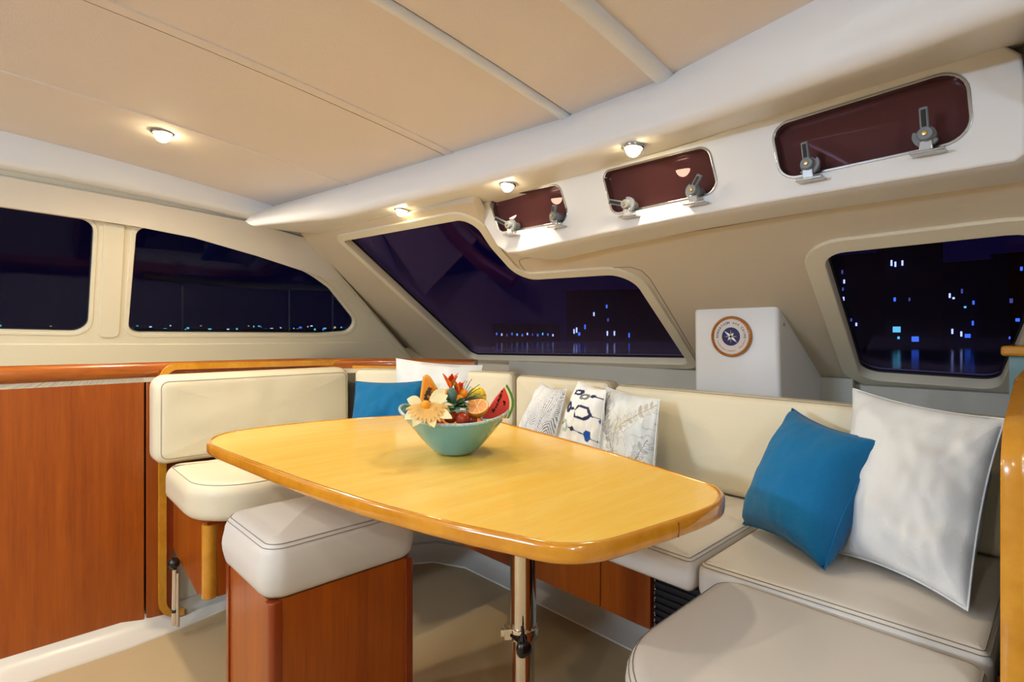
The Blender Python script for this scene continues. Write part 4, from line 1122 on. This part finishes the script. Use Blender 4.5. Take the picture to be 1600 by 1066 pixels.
def lit(parent, px, py, dist, w, h, k):
    m = MB(); world_box(m, acf(px, py, dist), w * dist / F, h * dist / F, .2); m.build('lit_window', LW[k], parent, smooth=0)
def tower(name, x0, x1, ytop, ybot, dist, label, lights, cat='building'):
    c = acf((x0 + x1) / 2, (ytop + ybot) / 2, dist + 1)
    e = empty(name, (c.x, c.y, c.z), label, cat, 'buildings across the harbour')
    m = MB(); world_box(m, c, (x1 - x0) * dist / F, (ybot - ytop) * dist / F, 12); m.build('walls', M_TOWER, e, smooth=0)
    m = MB(); world_box(m, acf((x0 + x1) / 2, ytop - 1, dist + 1.2), (x1 - x0 + 4) * dist / F, 3 * dist / F, 12); m.build('roof', M_SHORE, e, smooth=0)
    for a in lights: lit(e, a[0], a[1], dist, a[2], a[3], a[4])
tower('apartment_tower', 1296, 1375, 400, 560, 140, 'dark apartment tower seen low through the front window with a column of pale lit windows', [(1316, 425, 2.4, 6, 4), (1319, 440, 2.4, 6, 0), (1317, 452, 2.4, 5, 4), (1318, 467, 2.4, 6, 0), (1330, 500, 2.5, 5, 4), (1338, 507, 2.4, 5, 0), (1373, 520, 2.6, 7, 2)])
tower('apartment_tower', 1378, 1462, 380, 560, 150, 'tallest dark tower beyond the front window with white and blue lit windows near its top', [(1393, 411, 2.4, 9, 0), (1399, 413, 2.4, 8, 0), (1410, 411, 2.4, 8, 0), (1438, 405, 2.4, 9, 2), (1443, 407, 2.4, 8, 1), (1442, 419, 4, 4, 1), (1398, 468, 3, 6, 1), (1421, 468, 2.4, 5, 4), (1439, 477, 2.6, 4, 1), (1455, 460, 2.4, 6, 0), (1461, 464, 2.4, 5, 1), (1432, 505, 10, 10, 4), (1432, 515, 12, 12, 1), (1430, 530, 9, 8, 1), (1401, 515, 10, 9, 2), (1404, 528, 3, 4, 2)])
tower('apartment_tower', 1466, 1560, 410, 560, 160, 'broad dark tower beyond the front window with scattered blue lit windows', [(1484, 462, 2.4, 7, 0), (1490, 466, 3, 3, 0), (1503, 455, 2.4, 7, 4), (1521, 473, 2.4, 6, 1), (1520, 505, 2.4, 7, 1), (1488, 518, 2.4, 8, 0), (1502, 522, 2.4, 8, 0), (1512, 525, 7, 6, 1), (1508, 480, 3, 3, 2), (1530, 500, 3, 4, 4)])
tower('apartment_tower', 1566, 1660, 395, 560, 185, 'dark tower at the edge of the front window with a few dim blue windows', [(1580, 470, 4, 7, 4), (1590, 500, 5, 5, 1), (1596, 420, 3, 6, 1), (1576, 528, 4, 4, 1)])
tower('waterfront_block', 770, 875, 508, 540, 260, 'low waterfront block with a row of blue lights beyond the big front window', [(x, 522 + (i % 3), 2.0, 3.5, [1, 0, 4, 1, 2][i % 5]) for i, x in enumerate(range(776, 872, 8))])
tower('waterfront_block', 885, 1060, 455, 545, 240, 'dark waterfront block with pale lit windows beyond the big front window', [(897, 518, 2.2, 7, 0), (901, 516, 2.2, 8, 0), (905, 522, 3.5, 5, 1), (914, 511, 2.2, 7, 1), (928, 491, 2.2, 6, 0), (948, 479, 2.5, 5, 1), (950, 500, 3, 5, 4), (949, 521, 2.2, 7, 0), (960, 521, 2.2, 7, 0), (983, 524, 2.2, 7, 1), (1003, 523, 3, 6, 1), (1012, 519, 2.2, 8, 0), (1000, 470, 3, 4, 4), (1018, 487, 2.4, 5, 1), (1041, 521, 2.4, 5, 1)])
# far shore through the side windows
random.seed(21)
for (x0, x1, lb, n_) in [(-120, 150, 'low far shore with a few pale lights, seen through the side window nearest the viewer', 9), (195, 390, 'low far shore with scattered lights behind the rail posts', 12), (392, 560, 'low far shore with a dense row of lights at the tip of the pointed side window', 22)]:
    c = acf((x0 + x1) / 2, 520, 500); e = empty('far_shore', (c.x, c.y, c.z), lb, 'shore', 'stretches of the far shore')
    m = MB(); world_box(m, c, (x1 - x0) * 500 / F, 12 * 500 / F, 20); m.build('land', M_SHORE, e, smooth=0)
    for k in range(n_):
        m = MB(); x = x0 + (x1 - x0) * (k + random.random()) / n_; y = 515 - random.random() ** 2 * 6
        world_box(m, acf(x, y, 499), random.choice([3, 4, 5, 2]) * .5, random.choice([1, 1.2, 1.6]), .5); m.build('shore_lamp', LW[random.choice([0, 0, 1, 2, 2, 3])], e, smooth=0)
gr_ = empty('posts_and_reflection_bar', tuple(acf(380, 540, 5.2)), 'thin rail posts outside the pointed side window, with a pale bar standing in for a reflection', 'rail')
M_POSTBAR = mat('pale_rail', 'D0CCC4', .4)
m = MB(); m.tube([acf(222, 430, 4.6), acf(300, 437, 4.9), acf(400, 446, 5.3), acf(535, 452, 5.9)], .035, 10); m.build('reflection_bar', M_POSTBAR, gr_)  # solid bar modelled in place of an interior reflection in the side glass
for x, cf in ((285, 4.9), (452, 5.5), (520, 5.8)):
    m = MB(); q = acf(x, 447, cf); m.tube([q, V((q.x, q.y, .80))], .008, 6); m.build('post', M_POSTBAR, gr_)
mb = MB(); mb.box((-6.6, -1.5, .70), (-3.76, 4.6, .80)); struct(mb.build('trim_11', M_COVE))
mb = MB(); mb.box((-900, -900, -3.2), (900, 900, -3.0)); struct(mb.build('ground', mat('night_sea', '03040A', .15), origin=(0, 0, -3.2)))
